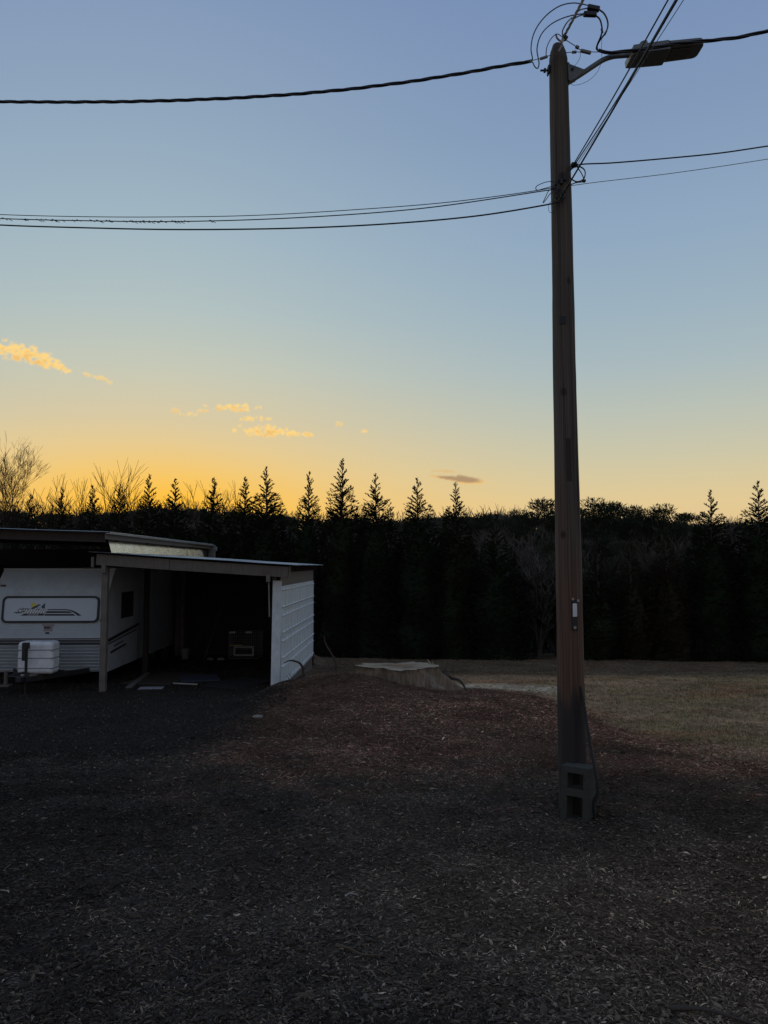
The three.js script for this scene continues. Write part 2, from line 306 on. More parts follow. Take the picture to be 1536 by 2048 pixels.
{ // the lean-to with the white side wall
  const t = thing('lean_to_shed', 'open wooden lean-to with a white panelled side wall and low tin roof', 'shed', V(-4.2, PAD, -16.8));
  const F = 16.72, B = 23.2, xl = -6.03, wx = (d) => lerp(-2.262, -2.125, (d - 16.8) / 6.3);
  const roofY = (x) => 1.935 + (x + 6.35) * -0.064;
  // posts
  const post = (x, d, top, w = 0.13) => part(t, 'post', box(x, (PAD - 0.15 + top) / 2, -d, w, top - PAD + 0.15, w, 0.008), M.greyWood);
  post(xl, F, roofY(xl) - 0.30); part(t, 'post', box(xl, (PAD - 0.15 + roofY(xl) - 0.25) / 2, -19.65, 0.12, roofY(xl) - 0.25 - PAD + 0.15, 0.12, 0.008), M.woodDark); post(xl, B, roofY(xl) - 0.25); post(-2.40, F + 0.25, 1.4, 0.1); post(-2.35, B - 0.1, 1.42, 0.1);
  for (const d of [20.0]) post(wx(d) - 0.14, d, 1.42, 0.1);
  // front beam in two lengths, a little out of line, and the header blocks
  part(t, 'beam', bar(V(-6.2, roofY(-6.2) - 0.155, -F + 0.10), V(-4.62, roofY(-4.62) - 0.165, -F + 0.10), 0.045, 0.235, 0.006), M.wood);
  part(t, 'beam', bar(V(-4.612, roofY(-4.612) - 0.168, -F + 0.102), V(-2.06, roofY(-2.06) - 0.165, -F + 0.095), 0.045, 0.232, 0.006), M.wood);
  part(t, 'end_board', box(-2.032, roofY(-2.05) - 0.16, -F + 0.07, 0.03, 0.25, 0.09), M.wood);
  part(t, 'bracket', box(xl, roofY(xl) - 0.345, -F + 0.12, 0.09, 0.19, 0.06, 0.005), M.greyWood);
  part(t, 'bracket', box(-6.27, roofY(xl) - 0.20, -F + 0.13, 0.055, 0.22, 0.05, 0.004), M.greyWood);
  part(t, 'bracket', box(-2.49, roofY(-2.5) - 0.325, -F + 0.12, 0.085, 0.16, 0.05, 0.005), M.greyWood);
  part(t, 'brace', bar(V(-2.49, roofY(-2.5) - 0.36, -F + 0.05), V(-2.43, 0.55, -F + 0.3), 0.03, 0.03), M.greyWood);
  // rafters run to the eave
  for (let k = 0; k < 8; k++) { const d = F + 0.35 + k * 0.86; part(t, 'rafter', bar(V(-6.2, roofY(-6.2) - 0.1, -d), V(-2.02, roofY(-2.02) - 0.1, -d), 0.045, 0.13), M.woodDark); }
  part(t, 'beam', bar(V(xl, roofY(xl) - 0.24, -F - 0.03), V(xl, roofY(xl) - 0.24, -B), 0.09, 0.15), M.woodDark);
  // roof of corrugated sheets laid side by side
  for (let k = 0; k < 9; k++) {
    const d0 = F - 0.22 + k * 0.78, d1 = d0 + 0.80;
    const o = k % 2 * 0.004;
    part(t, 'roof_sheet', corrugated(V(-6.34, roofY(-6.34) + o, -d0), V(0, 0, -(d1 - d0)), V(4.49, roofY(-1.85) - roofY(-6.34), 0)), M.tin);
  }
  // side wall: sections of panelled door, front board, brown strips above and below
  const wall = (d, y, out) => V(wx(d) + out, y, -d);
  const SH = 0.552, y0 = PAD + 0.02;
  for (let r = 0; r < 4; r++) {
    const ya = y0 + r * (SH + 0.006), yb = ya + SH;
    const s = part(t, 'door_section', bar(wall(16.93, (ya + yb) / 2, 0), wall(23.1, (ya + yb) / 2, 0), 0.035, SH, 0.008), M.white);
    for (let k = 0; k < 12; k++) {
      const d0 = 16.98 + k * 0.51, d1 = d0 + 0.455, a = wall(d0, (ya + yb) / 2, 0.016), b = wall(d1, (ya + yb) / 2, 0.016);
      const raised = bar(a, b, 0.022, SH * 0.60, 0.009), rim = [bar(a.clone().setY(ya + SH * 0.83), b.clone().setY(ya + SH * 0.83), 0.046, 0.046, 0, V(1, 1, 0)), bar(a.clone().setY(ya + SH * 0.17), b.clone().setY(ya + SH * 0.17), 0.052, 0.052, 0, V(1, 1, 0))];
      part(s, 'raised_panel', [raised, ...rim], M.white);
    }
  }
  part(t, 'corner_board', bar(V(-2.352, PAD + 0.03, -16.83), V(-2.325, 1.31, -16.83), 0.19, 0.03, 0.005, V(0, 0, 1)), M.whiteTrim);
  for (let k = 0; k < 14; k++) { const d0 = 16.9 + k * 0.445; part(t, 'upper_board', bar(wall(d0, 1.32, -0.012), wall(d0 + 0.44, 1.32, -0.012), 0.024, 0.34), M.greyWood); }
  for (let k = 0; k < 4; k++) { const d0 = 17.6 + k * 1.39; part(t, 'sill_board', bar(wall(d0, PAD - 0.24, -0.04), wall(d0 + 1.385, PAD - 0.24, -0.04), 0.04, 0.52), M.wood); }
  // closed back
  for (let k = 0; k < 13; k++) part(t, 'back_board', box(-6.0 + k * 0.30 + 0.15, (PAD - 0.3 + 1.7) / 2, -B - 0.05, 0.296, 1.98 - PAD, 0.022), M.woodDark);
}
{ // the taller shed over the trailer
  const t = thing('trailer_shed', 'tall open shed roof of tin sheets over the parked trailer', 'shed', V(-9.5, PAD, -16.8));
  const F = 16.72, B = 26.6, roofY = (x) => 2.355 + (x + 5.92) * -0.032;
  for (let k = 0; k < 13; k++) part(t, 'roof_sheet', corrugated(V(-14.2, roofY(-14.2) + k % 2 * 0.004, -(F - 0.35 + k * 0.78)), V(0, 0, -0.80), V(8.32, roofY(-5.88) - roofY(-14.2), 0)), M.tin);
  part(t, 'fascia', bar(V(-14.2, roofY(-14.2) - 0.13, -F + 0.2), V(-5.98, roofY(-5.98) - 0.12, -F + 0.2), 0.03, 0.2), M.woodDark);
  part(t, 'eave_board', bar(V(-5.945, roofY(-5.94) - 0.085, -F + 0.3), V(-5.945, roofY(-5.94) - 0.085, -B), 0.03, 0.14), M.greyWood);
  part(t, 'gutter', [bar(V(-5.885, roofY(-5.9) - 0.035, -F + 0.32), V(-5.885, roofY(-5.9) - 0.055, -B - 0.1), 0.085, 0.022, 0.004), bar(V(-5.845, roofY(-5.9) - 0.02, -F + 0.32), V(-5.845, roofY(-5.9) - 0.04, -B - 0.1), 0.012, 0.048, 0.004)], M.tin);
  part(t, 'downspout', [box(-5.9, roofY(-5.9) - 0.15, -B + 0.1, 0.30, 0.14, 0.16, 0.01), box(-5.92, roofY(-5.9) - 0.34, -B + 0.1, 0.22, 0.24, 0.13, 0.01)], M.galv);
  // pale metal flashing that closes the gap above the lean-to roof, leaning a little
  const fl = (d, y) => V(-5.99 - (y - 1.93) * 0.27, y, -d);
  part(t, 'top_rail', bar(fl(F + 0.15, 2.225).add(V(0.01, 0, 0)), fl(25.9, 2.225).add(V(0.01, 0, 0)), 0.045, 0.035), M.greyWood);
  for (let k = 0; k < 4; k++) {
    const d0 = F + 0.2 + k * 2.18, d1 = d0 + 2.175, g = new THREE.BufferGeometry(), p = [], ix = [], r = rng(700 + k);
    for (let j = 0; j <= 3; j++) for (let i = 0; i <= 12; i++) { const q = fl(lerp(d0, d1, i / 12), lerp(1.86, 2.21, j / 3)); p.push(q.x + (r() - 0.5) * 0.007, q.y, q.z); }
    for (let j = 0; j < 3; j++) for (let i = 0; i < 12; i++) { const a = j * 13 + i; ix.push(a, a + 1, a + 14, a, a + 14, a + 13); }
    g.setAttribute('position', new THREE.Float32BufferAttribute(p, 3)); g.setIndex(ix); g.computeVertexNormals();
    part(t, 'flashing', [g, g.clone().translate(-0.002, 0, 0)], M.flashing);
  }
  for (let k = 0; k < 5; k++) part(t, 'rafter', bar(V(-14.1, roofY(-14.1) - 0.11, -(F + 0.7 + k * 2.3)), V(-6.02, roofY(-6.02) - 0.11, -(F + 0.7 + k * 2.3)), 0.05, 0.15), M.woodDark);
  for (const [x, d] of [[-6.2, F + 6.6], [-6.2, B - 0.3], [-13.9, F], [-13.9, B - 0.3]]) part(t, 'post', box(x, (PAD - 0.15 + 2.15) / 2, -d, 0.13, 2.3 - PAD, 0.13, 0.008), M.greyWood);
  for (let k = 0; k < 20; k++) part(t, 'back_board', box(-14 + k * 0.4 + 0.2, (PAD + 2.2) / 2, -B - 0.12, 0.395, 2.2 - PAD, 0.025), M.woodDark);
  for (let k = 0; k < 8; k++) part(t, 'side_board', box(-6.09, (PAD + 2.2) / 2, -(23.25 + k * 0.42 + 0.21), 0.025, 2.2 - PAD, 0.415), M.woodDark);  // boards added over the open side to keep sky light off the trailer
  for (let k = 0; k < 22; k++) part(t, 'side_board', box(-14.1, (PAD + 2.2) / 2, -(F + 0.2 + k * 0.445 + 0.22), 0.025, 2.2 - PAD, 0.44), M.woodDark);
}

// ------------------------------------------------------------------ travel trailer
{
  const root = thing('travel_trailer', 'white travel trailer with dark stripes and ribbed siding parked under the tall shed', 'trailer', V(-6.22, PAD, -17.35));
  // built facing the camera: x from -W to 0, front at z 0, then turned a little
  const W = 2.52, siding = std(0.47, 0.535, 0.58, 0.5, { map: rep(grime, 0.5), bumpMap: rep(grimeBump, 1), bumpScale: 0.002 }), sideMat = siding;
  const stripe = std(0.022, 0.023, 0.032, 0.5), lens = std(0.10, 0.03, 0.02, 0.3), trim = std(0.45, 0.46, 0.46, 0.5);
  // front profile, height over the pad: set-back; ribs in the lower third
  const prof = []; const back = (y) => y < 0.95 ? lerp(0.24, 0.0, (y - 0.31) / 0.64) : y < 2.08 ? lerp(0, 0.13, (y - 0.95) / 1.13) : lerp(0.13, 0.56, ((y - 2.08) / 0.52) ** 1.25);
  for (let y = 0.31; y < 0.92; y += 0.0775) prof.push([y, back(y)], [y + 0.055, back(y + 0.055) - 0.012], [y + 0.068, back(y + 0.068) + 0.010]);
  for (const y of [0.93, 1.10]) prof.push([y, back(y)]);
  for (let y = 1.115; y < 1.42; y += 0.075) prof.push([y, back(y)], [y + 0.055, back(y + 0.055) - 0.007], [y + 0.066, back(y + 0.066) + 0.004]);
  for (let y = 1.44; y <= 2.601; y += 0.058) prof.push([y, back(y)]);
  const skin = (list, x0, x1, out) => { const p = [], ix = []; list.forEach(([y, b]) => p.push(x0, y, -b + out, x1, y, -b + out)); for (let i = 0; i < list.length - 1; i++) ix.push(2 * i, 2 * i + 1, 2 * i + 3, 2 * i, 2 * i + 3, 2 * i + 2); const g = new THREE.BufferGeometry(); g.setAttribute('position', new THREE.Float32BufferAttribute(p, 3)); g.setIndex(ix); return g; };
  const put = (parent, name, geos, mat, keep) => { const list = (Array.isArray(geos) ? geos : [geos]).map((g) => { g = clean(keep ? (g.index ? g.toNonIndexed() : g) : boxUV(g)); if (!g.attributes.normal) g.computeVertexNormals(); return g; }); const g = list.length > 1 ? mergeGeometries(list) : list[0]; const m = shade(new THREE.Mesh(g, mat)); m.name = name; parent.add(m); return m; };
  const L = 6.6;
  // body: sides, roof, back and floor as one closed shell, with the front skin of its own
  { const s = new THREE.Shape(); s.moveTo(L, 0.31); s.lineTo(L, 2.60); for (let i = prof.length - 1; i >= 0; i--) s.lineTo(prof[i][1] + 0.004, prof[i][0]); s.closePath();
    const g = new THREE.ExtrudeGeometry(s, { depth: W, bevelEnabled: false }); g.rotateY(Math.PI / 2); g.translate(-W, 0, 0);   // shape x runs back (-z), extruded along +x
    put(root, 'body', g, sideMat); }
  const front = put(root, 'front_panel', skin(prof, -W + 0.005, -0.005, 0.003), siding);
  put(root, 'corner_trim', skin(prof.map(([y, b]) => [y, b - 0.006]), -0.035, 0.004, 0.006), trim); put(root, 'corner_trim', skin(prof.map(([y, b]) => [y, b - 0.006]), -W - 0.004, -W + 0.035, 0.006), trim);
  put(root, 'roof_edge', [box(-W / 2, 2.615, -3.6, W + 0.05, 0.03, 6.1, 0.01)], trim);
  // three stripes across the front
  for (const [y, h] of [[1.068, 0.022], [1.022, 0.045], [0.962, 0.050]]) { const list = [y - h / 2, y + h / 2].map((q) => [q, back(q)]); put(root, 'stripe', skin(list, -W + 0.04, -0.10, 0.012), stripe); }
  // window cover with a dark frame and the painted emblem
  const cv = document.createElement('canvas'); cv.width = 1024; cv.height = 280; const c = cv.getContext('2d');
  c.fillStyle = '#b9c6cf'; c.fillRect(0, 0, 1024, 280);
  { const r = rng(5); for (let i = 0; i < 500; i++) { c.fillStyle = `rgba(${120 + r() * 80 | 0},${120 + r() * 80 | 0},${120 + r() * 80 | 0},0.05)`; c.fillRect(r() * 1024, r() * 280, 4 + r() * 60, 2 + r() * 5); } }
  c.fillStyle = '#c9c04e'; c.beginPath(); c.arc(320, 88, 28, 0, Math.PI * 2); c.fill();                         // sun
  c.fillStyle = '#16384a'; c.beginPath(); c.moveTo(395, 118); c.lineTo(448, 62); c.lineTo(446, 130); c.lineTo(420, 128); c.lineTo(408, 112); c.closePath(); c.fill();   // peak
  c.fillStyle = '#20222e'; for (const [x, y] of [[290, 128], [306, 132]]) { c.beginPath(); c.moveTo(x, y); c.lineTo(x + 88, y - 50); c.lineTo(x + 98, y - 46); c.lineTo(x + 22, y + 2); c.closePath(); c.fill(); }
  c.save(); c.transform(1, 0, -0.35, 1, 0, 0); c.font = 'italic bold 84px serif'; c.lineWidth = 9; c.strokeStyle = '#20222e'; c.fillStyle = '#dfe3e4'; c.strokeText('Sunline', 205, 186); c.fillText('Sunline', 205, 186); c.restore();
  c.strokeStyle = '#20222e'; c.lineWidth = 11; c.beginPath(); c.moveTo(118, 176); c.lineTo(150, 174); c.bezierCurveTo(190, 174, 220, 165, 232, 158); c.stroke();
  c.lineWidth = 6; c.beginPath(); c.moveTo(150, 150); c.bezierCurveTo(180, 128, 240, 130, 280, 130); c.stroke();
  c.fillStyle = '#20222e'; c.beginPath(); c.moveTo(185, 212); c.lineTo(228, 190); c.lineTo(456, 190); c.lineTo(436, 212); c.closePath(); c.fill();
  c.fillStyle = '#d5dadb'; c.font = 'italic bold 21px sans-serif'; c.fillText('S O L A R I S', 262, 208);
  c.fillStyle = '#20222e';
  c.beginPath(); c.moveTo(486, 136); c.lineTo(660, 136); c.bezierCurveTo(742, 138, 800, 170, 850, 214); c.lineTo(806, 214); c.bezierCurveTo(770, 178, 735, 160, 690, 150); c.lineTo(480, 148); c.closePath(); c.fill();
  c.beginPath(); c.moveTo(474, 158); c.lineTo(704, 160); c.bezierCurveTo(730, 168, 744, 176, 752, 183); c.lineTo(462, 183); c.closePath(); c.fill();
  c.beginPath(); c.moveTo(458, 192); c.lineTo(762, 192); c.lineTo(784, 214); c.lineTo(446, 214); c.closePath(); c.fill();
  const emblem = new THREE.CanvasTexture(cv); emblem.colorSpace = THREE.SRGBColorSpace;
  const rr = (w, h, r) => { const s = new THREE.Shape(); s.moveTo(-w / 2 + r, -h / 2); s.lineTo(w / 2 - r, -h / 2); s.quadraticCurveTo(w / 2, -h / 2, w / 2, -h / 2 + r); s.lineTo(w / 2, h / 2 - r); s.quadraticCurveTo(w / 2, h / 2, w / 2 - r, h / 2); s.lineTo(-w / 2 + r, h / 2); s.quadraticCurveTo(-w / 2, h / 2, -w / 2, h / 2 - r); s.lineTo(-w / 2, -h / 2 + r); s.quadraticCurveTo(-w / 2, -h / 2, -w / 2 + r, -h / 2); return s; };
  const wy = 1.715, wz = -back(wy), tilt = -Math.atan(0.13 / 1.13), cx = -W / 2 + 0.005;
  const frameS = rr(2.14, 0.585, 0.13); frameS.holes.push(rr(2.075, 0.52, 0.105));
  const fr = new THREE.ExtrudeGeometry(frameS, { depth: 0.035, bevelEnabled: true, bevelSize: 0.006, bevelThickness: 0.006, bevelSegments: 2, curveSegments: 10 }).rotateX(tilt).translate(cx, wy, wz + 0.005);
  put(root, 'window_frame', fr, M.black);
  const cov = new THREE.ShapeGeometry(rr(2.09, 0.535, 0.11), 10), pu = cov.attributes.position, uu = cov.attributes.uv; for (let i = 0; i < pu.count; i++) uu.setXY(i, pu.getX(i) / 2.09 + 0.5, pu.getY(i) / 0.535 + 0.5);
  put(root, 'window_cover', cov.rotateX(tilt).translate(cx, wy, wz + 0.025), new THREE.MeshStandardMaterial({ map: emblem, roughness: 0.4 }), true);
  for (const [x, y] of [[-0.10, 2.245], [-W + 0.13, 2.245], [-0.10, 1.475]]) put(root, 'marker_light', box(x, y, -back(y) + 0.02, 0.115, 0.045, 0.035, 0.01), lens);
  put(root, 'plate_holder', box(-1.29, 1.30, -back(1.3) + 0.012, 0.19, 0.14, 0.012, 0.004), std(0.28, 0.24, 0.24, 0.6)); put(root, 'plate_holder', box(-1.29, 1.375, -back(1.37) + 0.012, 0.27, 0.035, 0.014, 0.004), std(0.32, 0.25, 0.25, 0.6)); put(root, 'socket', box(-1.30, 1.195, -back(1.2) + 0.012, 0.08, 0.035, 0.02, 0.006), M.black);
  put(root, 'label_plate', [box(-1.31, 1.315, -back(1.3) + 0.02, 0.14, 0.05, 0.006)], std(0.06, 0.06, 0.07, 0.5));
  // right side: window, door line, swept stripes, wheels
  put(root, 'side_window', box(0.006, 1.75, -1.55, 0.02, 0.62, 0.95, 0.008), M.black);
  for (const [z0, y0, z1, y1, h] of [[-0.15, 1.01, -2.6, 1.20, 0.07], [-0.15, 0.93, -2.4, 1.08, 0.03], [-0.35, 0.72, -1.5, 0.80, 0.05], [-0.6, 0.84, -1.3, 0.90, 0.03]]) put(root, 'side_stripe', bar(V(0.006, y0, z0), V(0.006, y1, z1), 0.006, h), stripe);
  for (const z of [-3.4, -4.25]) for (const x of [-0.12, -W + 0.12]) { const w = put(root, 'wheel', new THREE.TorusGeometry(0.24, 0.09, 8, 20).rotateY(Math.PI / 2).translate(x, 0.33, z), M.rubber); put(w, 'rim', new THREE.CylinderGeometry(0.18, 0.18, 0.12, 16).rotateZ(Math.PI / 2).translate(x, 0.33, z), M.galv); }
  // A-frame, gas bottle cover, jack
  put(root, 'tongue', [bar(V(-W + 0.35, 0.34, -0.4), V(-1.32, 0.36, 1.30), 0.06, 0.11, 0.006), bar(V(-0.35, 0.34, -0.4), V(-1.2, 0.36, 1.30), 0.06, 0.11, 0.006), bar(V(-1.26, 0.37, 1.2), V(-1.26, 0.38, 1.5), 0.11, 0.10, 0.01), bar(V(-1.75, 0.40, 0.35), V(-0.77, 0.40, 0.35), 0.07, 0.06)], M.iron);
  const cover = put(root, 'gas_bottle_cover', new RoundedBoxGeometry(0.75, 0.68, 0.42, 4, 0.085).translate(-1.14, 0.76, 0.80), std(0.82, 0.87, 0.90, 0.45, { map: rep(grime, 1) }));
  for (const y of [0.93, 0.76, 0.55]) { put(cover, 'shaded_rib', new RoundedBoxGeometry(0.766, 0.022, 0.436, 2, 0.01).translate(-1.14, y, 0.80), std(0.26, 0.29, 0.32, 0.6)); }  // bands coloured dark to imitate the shade in grooves
  put(root, 'jack', [rod(V(-1.25, 0.28, 1.16), V(-1.25, 1.0, 1.16), 0.032), box(-1.265, 1.035, 1.16, 0.13, 0.13, 0.11, 0.015), box(-1.285, 0.86, 1.175, 0.075, 0.26, 0.09, 0.01)], M.black);
  put(root, 'jack_foot', [rod(V(-1.25, 0.02, 1.16), V(-1.25, 0.3, 1.16), 0.022), box(-1.25, 0.015, 1.16, 0.16, 0.03, 0.16)], M.iron);
  put(root, 'hose', tube([V(-1.55, 0.44, 1.08), V(-1.42, 0.40, 1.20), V(-1.2, 0.42, 1.13), V(-1.3, 0.47, 1.05), V(-1.6, 0.41, 1.15), V(-1.05, 0.39, 1.13)], 0.02), M.black);
  put(root, 'stabilizer', [rod(V(-W + 0.28, 0.0, -0.18), V(-W + 0.28, 0.33, -0.18), 0.05), box(-W + 0.28, 0.02, -0.18, 0.22, 0.04, 0.2)], M.wood);
  root.rotation.y = 0.035;
}
// things stored in the lean-to and round the trailer
{
  const P = (px, py, d) => at(px, py, d);
  const flat = (name, label, cat, c, w, l, turn, h, mat) => { const g = new RoundedBoxGeometry(w, h, l, 1, Math.min(0.006, h / 3)).rotateY(turn).translate(c.x, c.y + h / 2, c.z); return single(name, label, cat, V(c.x, c.y, c.z), g, mat); };
  const g0 = (px, d) => { const q = at(px, 1300, d); return V(q.x, G(q.x, d) + 0.004, -d); };
  // wire crate
  const c = V(-4.02, PAD + 0.03, -22.6), k = thing('wire_crate', 'large wire dog crate with a yellow bar at the back of the lean-to', 'crate', c);
  const wire = std(0.30, 0.31, 0.30, 0.5, { metalness: 0.4 }), w = 0.90, h = 0.74, dp = 0.6, r = 0.0045;
  const grid = (z) => { const a = []; for (let i = 0; i <= 16; i++) a.push(rod(V(c.x - w / 2 + w * i / 16, c.y, z), V(c.x - w / 2 + w * i / 16, c.y + h, z), r, r, 4)); for (let j = 0; j <= 6; j++) a.push(rod(V(c.x - w / 2, c.y + h * j / 6, z), V(c.x + w / 2, c.y + h * j / 6, z), r * 1.3, r * 1.3, 4)); return a; };
  part(k, 'front_grid', grid(c.z + dp / 2), wire); part(k, 'back_grid', grid(c.z - dp / 2), wire);
  for (const s of [-1, 1]) part(k, 'side_grid', [...Array(9).keys()].flatMap((i) => [rod(V(c.x + s * w / 2, c.y, c.z - dp / 2 + dp * i / 8), V(c.x + s * w / 2, c.y + h, c.z - dp / 2 + dp * i / 8), r, r, 4)]), wire);
  part(k, 'tray', box(c.x, c.y + 0.02, c.z, w - 0.02, 0.04, dp - 0.02), M.rubber);
  part(k, 'yellow_bar', box(c.x - 0.21, c.y + 0.385, c.z + dp / 2 + 0.02, 0.38, 0.022, 0.02), std(0.62, 0.50, 0.14, 0.5));
  for (const x of [-0.34, 0.13]) part(k, 'clip', box(c.x + x, c.y + h + 0.01, c.z + dp / 2 + 0.01, 0.18, 0.05, 0.03, 0.008), std(0.62, 0.62, 0.6, 0.5));
  part(k, 'door_frame', [[0, 0.10, 0.58, 0.05], [0, 0.33, 0.58, 0.05], [-0.27, 0.215, 0.05, 0.2], [0.27, 0.215, 0.05, 0.2]].map(([x, y, a, b]) => box(c.x + x, c.y + y, c.z + dp / 2 + 0.02, a, b, 0.025)), std(0.4, 0.4, 0.38, 0.6));
  part(k, 'bedding', new RoundedBoxGeometry(0.5, 0.14, 0.4, 3, 0.06).translate(c.x, c.y + 0.15, c.z), M.rubber);
  flat('plank', 'weathered plank lying by the inner post of the lean-to', 'plank', g0(279, 18.3), 0.14, 2.3, 0.12, 0.035, M.wood);
  flat('plywood_sheet', 'brown plywood sheet lying flat inside the lean-to opening', 'plywood', g0(330, 18.6), 1.15, 1.9, -0.25, 0.018, M.woodDark);
  flat('white_panel', 'small white panel lying on the gravel near the front post', 'panel', g0(304, 17.15), 0.52, 0.30, 0.1, 0.012, std(0.4, 0.42, 0.46, 0.6, { map: rep(grime, 2) }));
  flat('floor_mat', 'dark rubber mat at the lean-to entrance beside the white corner board', 'mat', g0(478, 17.9), 1.05, 1.5, -0.5, 0.012, M.rubber);
  flat('floor_mat', 'bluish folded mat in the middle of the lean-to floor', 'mat', g0(400, 18.6), 0.9, 1.0, 0.3, 0.03, std(0.05, 0.055, 0.09, 0.8, { map: rep(grime, 2) }));
  single('pipe', 'thin pale pipe lying across the lean-to floor', 'pipe', g0(372, 17.7), rod(g0(348, 17.75).add(V(0, 0.02, 0)), g0(396, 17.6).add(V(0, 0.02, 0)), 0.018), std(0.3, 0.32, 0.3, 0.5));
  { const q = g0(370, 22.4), t = thing('bucket', 'grey plastic bucket standing at the back of the lean-to', 'bucket', q); part(t, 'body', new THREE.LatheGeometry([[0.001, 0.0], [0.105, 0], [0.135, 0.27], [0.14, 0.28], [0.128, 0.275], [0.10, 0.01]].map((p) => new THREE.Vector2(...p)), 20).translate(q.x, q.y, q.z), std(0.22, 0.24, 0.22, 0.6)); part(t, 'handle', new THREE.TorusGeometry(0.13, 0.004, 5, 16, Math.PI).rotateX(1.1).translate(q.x, q.y + 0.26, q.z), M.galv); }
  { const a = g0(408, 21.9), b = at(446, 1205, 23.0), t = thing('rake', 'long handled garden rake leaning at the back of the lean-to', 'rake', a); part(t, 'handle', rod(a.clone().add(V(0, 0.02, 0)), b, 0.016), M.wood); part(t, 'head', [rod(a.clone().add(V(-0.2, 0.03, 0)), a.clone().add(V(0.2, 0.03, 0)), 0.01), ...[...Array(9).keys()].map((i) => rod(a.clone().add(V(-0.2 + i * 0.05, 0.03, 0)), a.clone().add(V(-0.2 + i * 0.05, 0.0, 0.06)), 0.004, 0.004, 4))], M.iron); }
  { const a = g0(330, 22.6), b = at(322, 1262, 22.95), t = thing('shovel', 'shovel with a pale handle standing by the dark back boards', 'shovel', a); part(t, 'handle', rod(a.clone().add(V(0, 0.25, 0)), b.clone().add(V(0, 0.5, 0)), 0.016), std(0.26, 0.22, 0.16, 0.8)); part(t, 'blade', new RoundedBoxGeometry(0.2, 0.28, 0.02, 2, 0.008).translate(a.x, a.y + 0.14, a.z), M.iron); }
  for (const [px, txt] of [[421, 'pale stone on the lean-to floor beside the bucket'], [442, 'pale stone on the lean-to floor nearer the wire crate']]) { const q = g0(px, 22.1), g = new THREE.IcosahedronGeometry(0.09, 2), p = g.attributes.position; for (let i = 0; i < p.count; i++) { const f = 0.8 + 0.4 * noise(p.getX(i) * 14 + px, p.getZ(i) * 14 + p.getY(i) * 9, 3); p.setXYZ(i, p.getX(i) * f * 1.3, p.getY(i) * f * 0.6, p.getZ(i) * f); } g.computeVertexNormals(); single('stone', txt, 'stone', q, g.translate(q.x, q.y + 0.03, q.z), std(0.3, 0.29, 0.26, 0.9)); }
  { const q = V(-8.55, PAD + 0.004, -18.9), t = thing('storage_tub', 'white plastic tub under the trailer beside its wooden stand', 'tub', q); part(t, 'body', new RoundedBoxGeometry(0.42, 0.2, 0.3, 2, 0.02).translate(q.x, q.y + 0.1, q.z), std(0.7, 0.7, 0.68, 0.5)); part(t, 'lid', new RoundedBoxGeometry(0.45, 0.03, 0.33, 2, 0.01).translate(q.x, q.y + 0.215, q.z), std(0.6, 0.62, 0.62, 0.5)); }
}
console.log('sheds');

// ------------------------------------------------------------------ utility pole
const PD = 6.65, pA = V(1.596, -0.62, -PD), pB = V(1.571, 6.20, -PD);
const poleR = (y) => lerp(0.120, 0.082, clamp((y + 0.45) / 6.7)), poleX = (y) => lerp(pA.x, pB.x, (y - pA.y) / (pB.y - pA.y));
const poleMap = texture(512, 2048, (u, v) => {
  const y = v * 6.9, n = 512, per = (f, s, ys) => pnoise(u * f, y * ys, f, s);
  const grain = 0.55 * per(90, 31, 0.9) + 0.45 * per(200, 32, 2.2), blot = 0.6 * per(5, 33, 0.7) + 0.4 * per(12, 34, 2.5);
  const red = smooth(3.4, 1.2, y + (blot - 0.5) * 3.5);                                  // reddish preserved wood low down, weathered grey above
  let c = [lerp(0.094, 0.122, red), lerp(0.074, 0.068, red), lerp(0.059, 0.046, red)].map((k) => k * lerp(0.48, 1.35, smooth(0.2, 0.8, grain)) * lerp(0.7, 1.2, blot));
  const moss = smooth(0.5, 0.75, per(7, 35, 1.1)) * smooth(4.7, 6.2, y + (blot - 0.5) * 1.5) * 0.6; c = c.map((k, j) => lerp(k, [0.045, 0.052, 0.028][j], moss));
  const tar = smooth(0.42, 0.70, (blot - 0.5) * 0.5 + (grain - 0.5) * 0.35 + (per(16, 38, 0.4) - 0.5) * 0.7 + smooth(1.75, 0.55, y) * 1.1); c = c.map((k, j) => lerp(k, [0.018, 0.018, 0.019][j], tar * 0.9));   // tarred foot
  const check = smooth(0.80, 0.88, per(26, 36, 0.35)); c = c.map((k) => k * (1 - 0.75 * check));
  const streak = smooth(0.62, 0.85, per(9, 37, 0.25)); c = c.map((k) => k * (1 - 0.4 * streak));
  for (const [ku, ky, kr] of [[0.74, 5.62, 0.03], [0.70, 3.72, 0.022], [0.82, 4.7, 0.02], [0.66, 2.5, 0.02], [0.79, 1.9, 0.016]]) { const q = Math.hypot((u - ku) * 0.62, (y - ky) * 0.7) / kr; if (q < 2) c = c.map((k) => k * lerp(0.3, 1, smooth(0.6, 1.6, q + (grain - 0.5) * 0.5))); }
  return c;
});
const poleBump = texture(256, 1024, (u, v) => { const g = 0.5 * pnoise(u * 90, v * 8, 90, 31) + 0.5 * pnoise(u * 26, v * 3, 26, 36); const ch = smooth(0.84, 0.92, pnoise(u * 26, v * 6.9 * 0.35, 26, 36)); const k = clamp(g * 0.6 + 0.3 - ch * 0.5); return [k, k, k]; }, false);
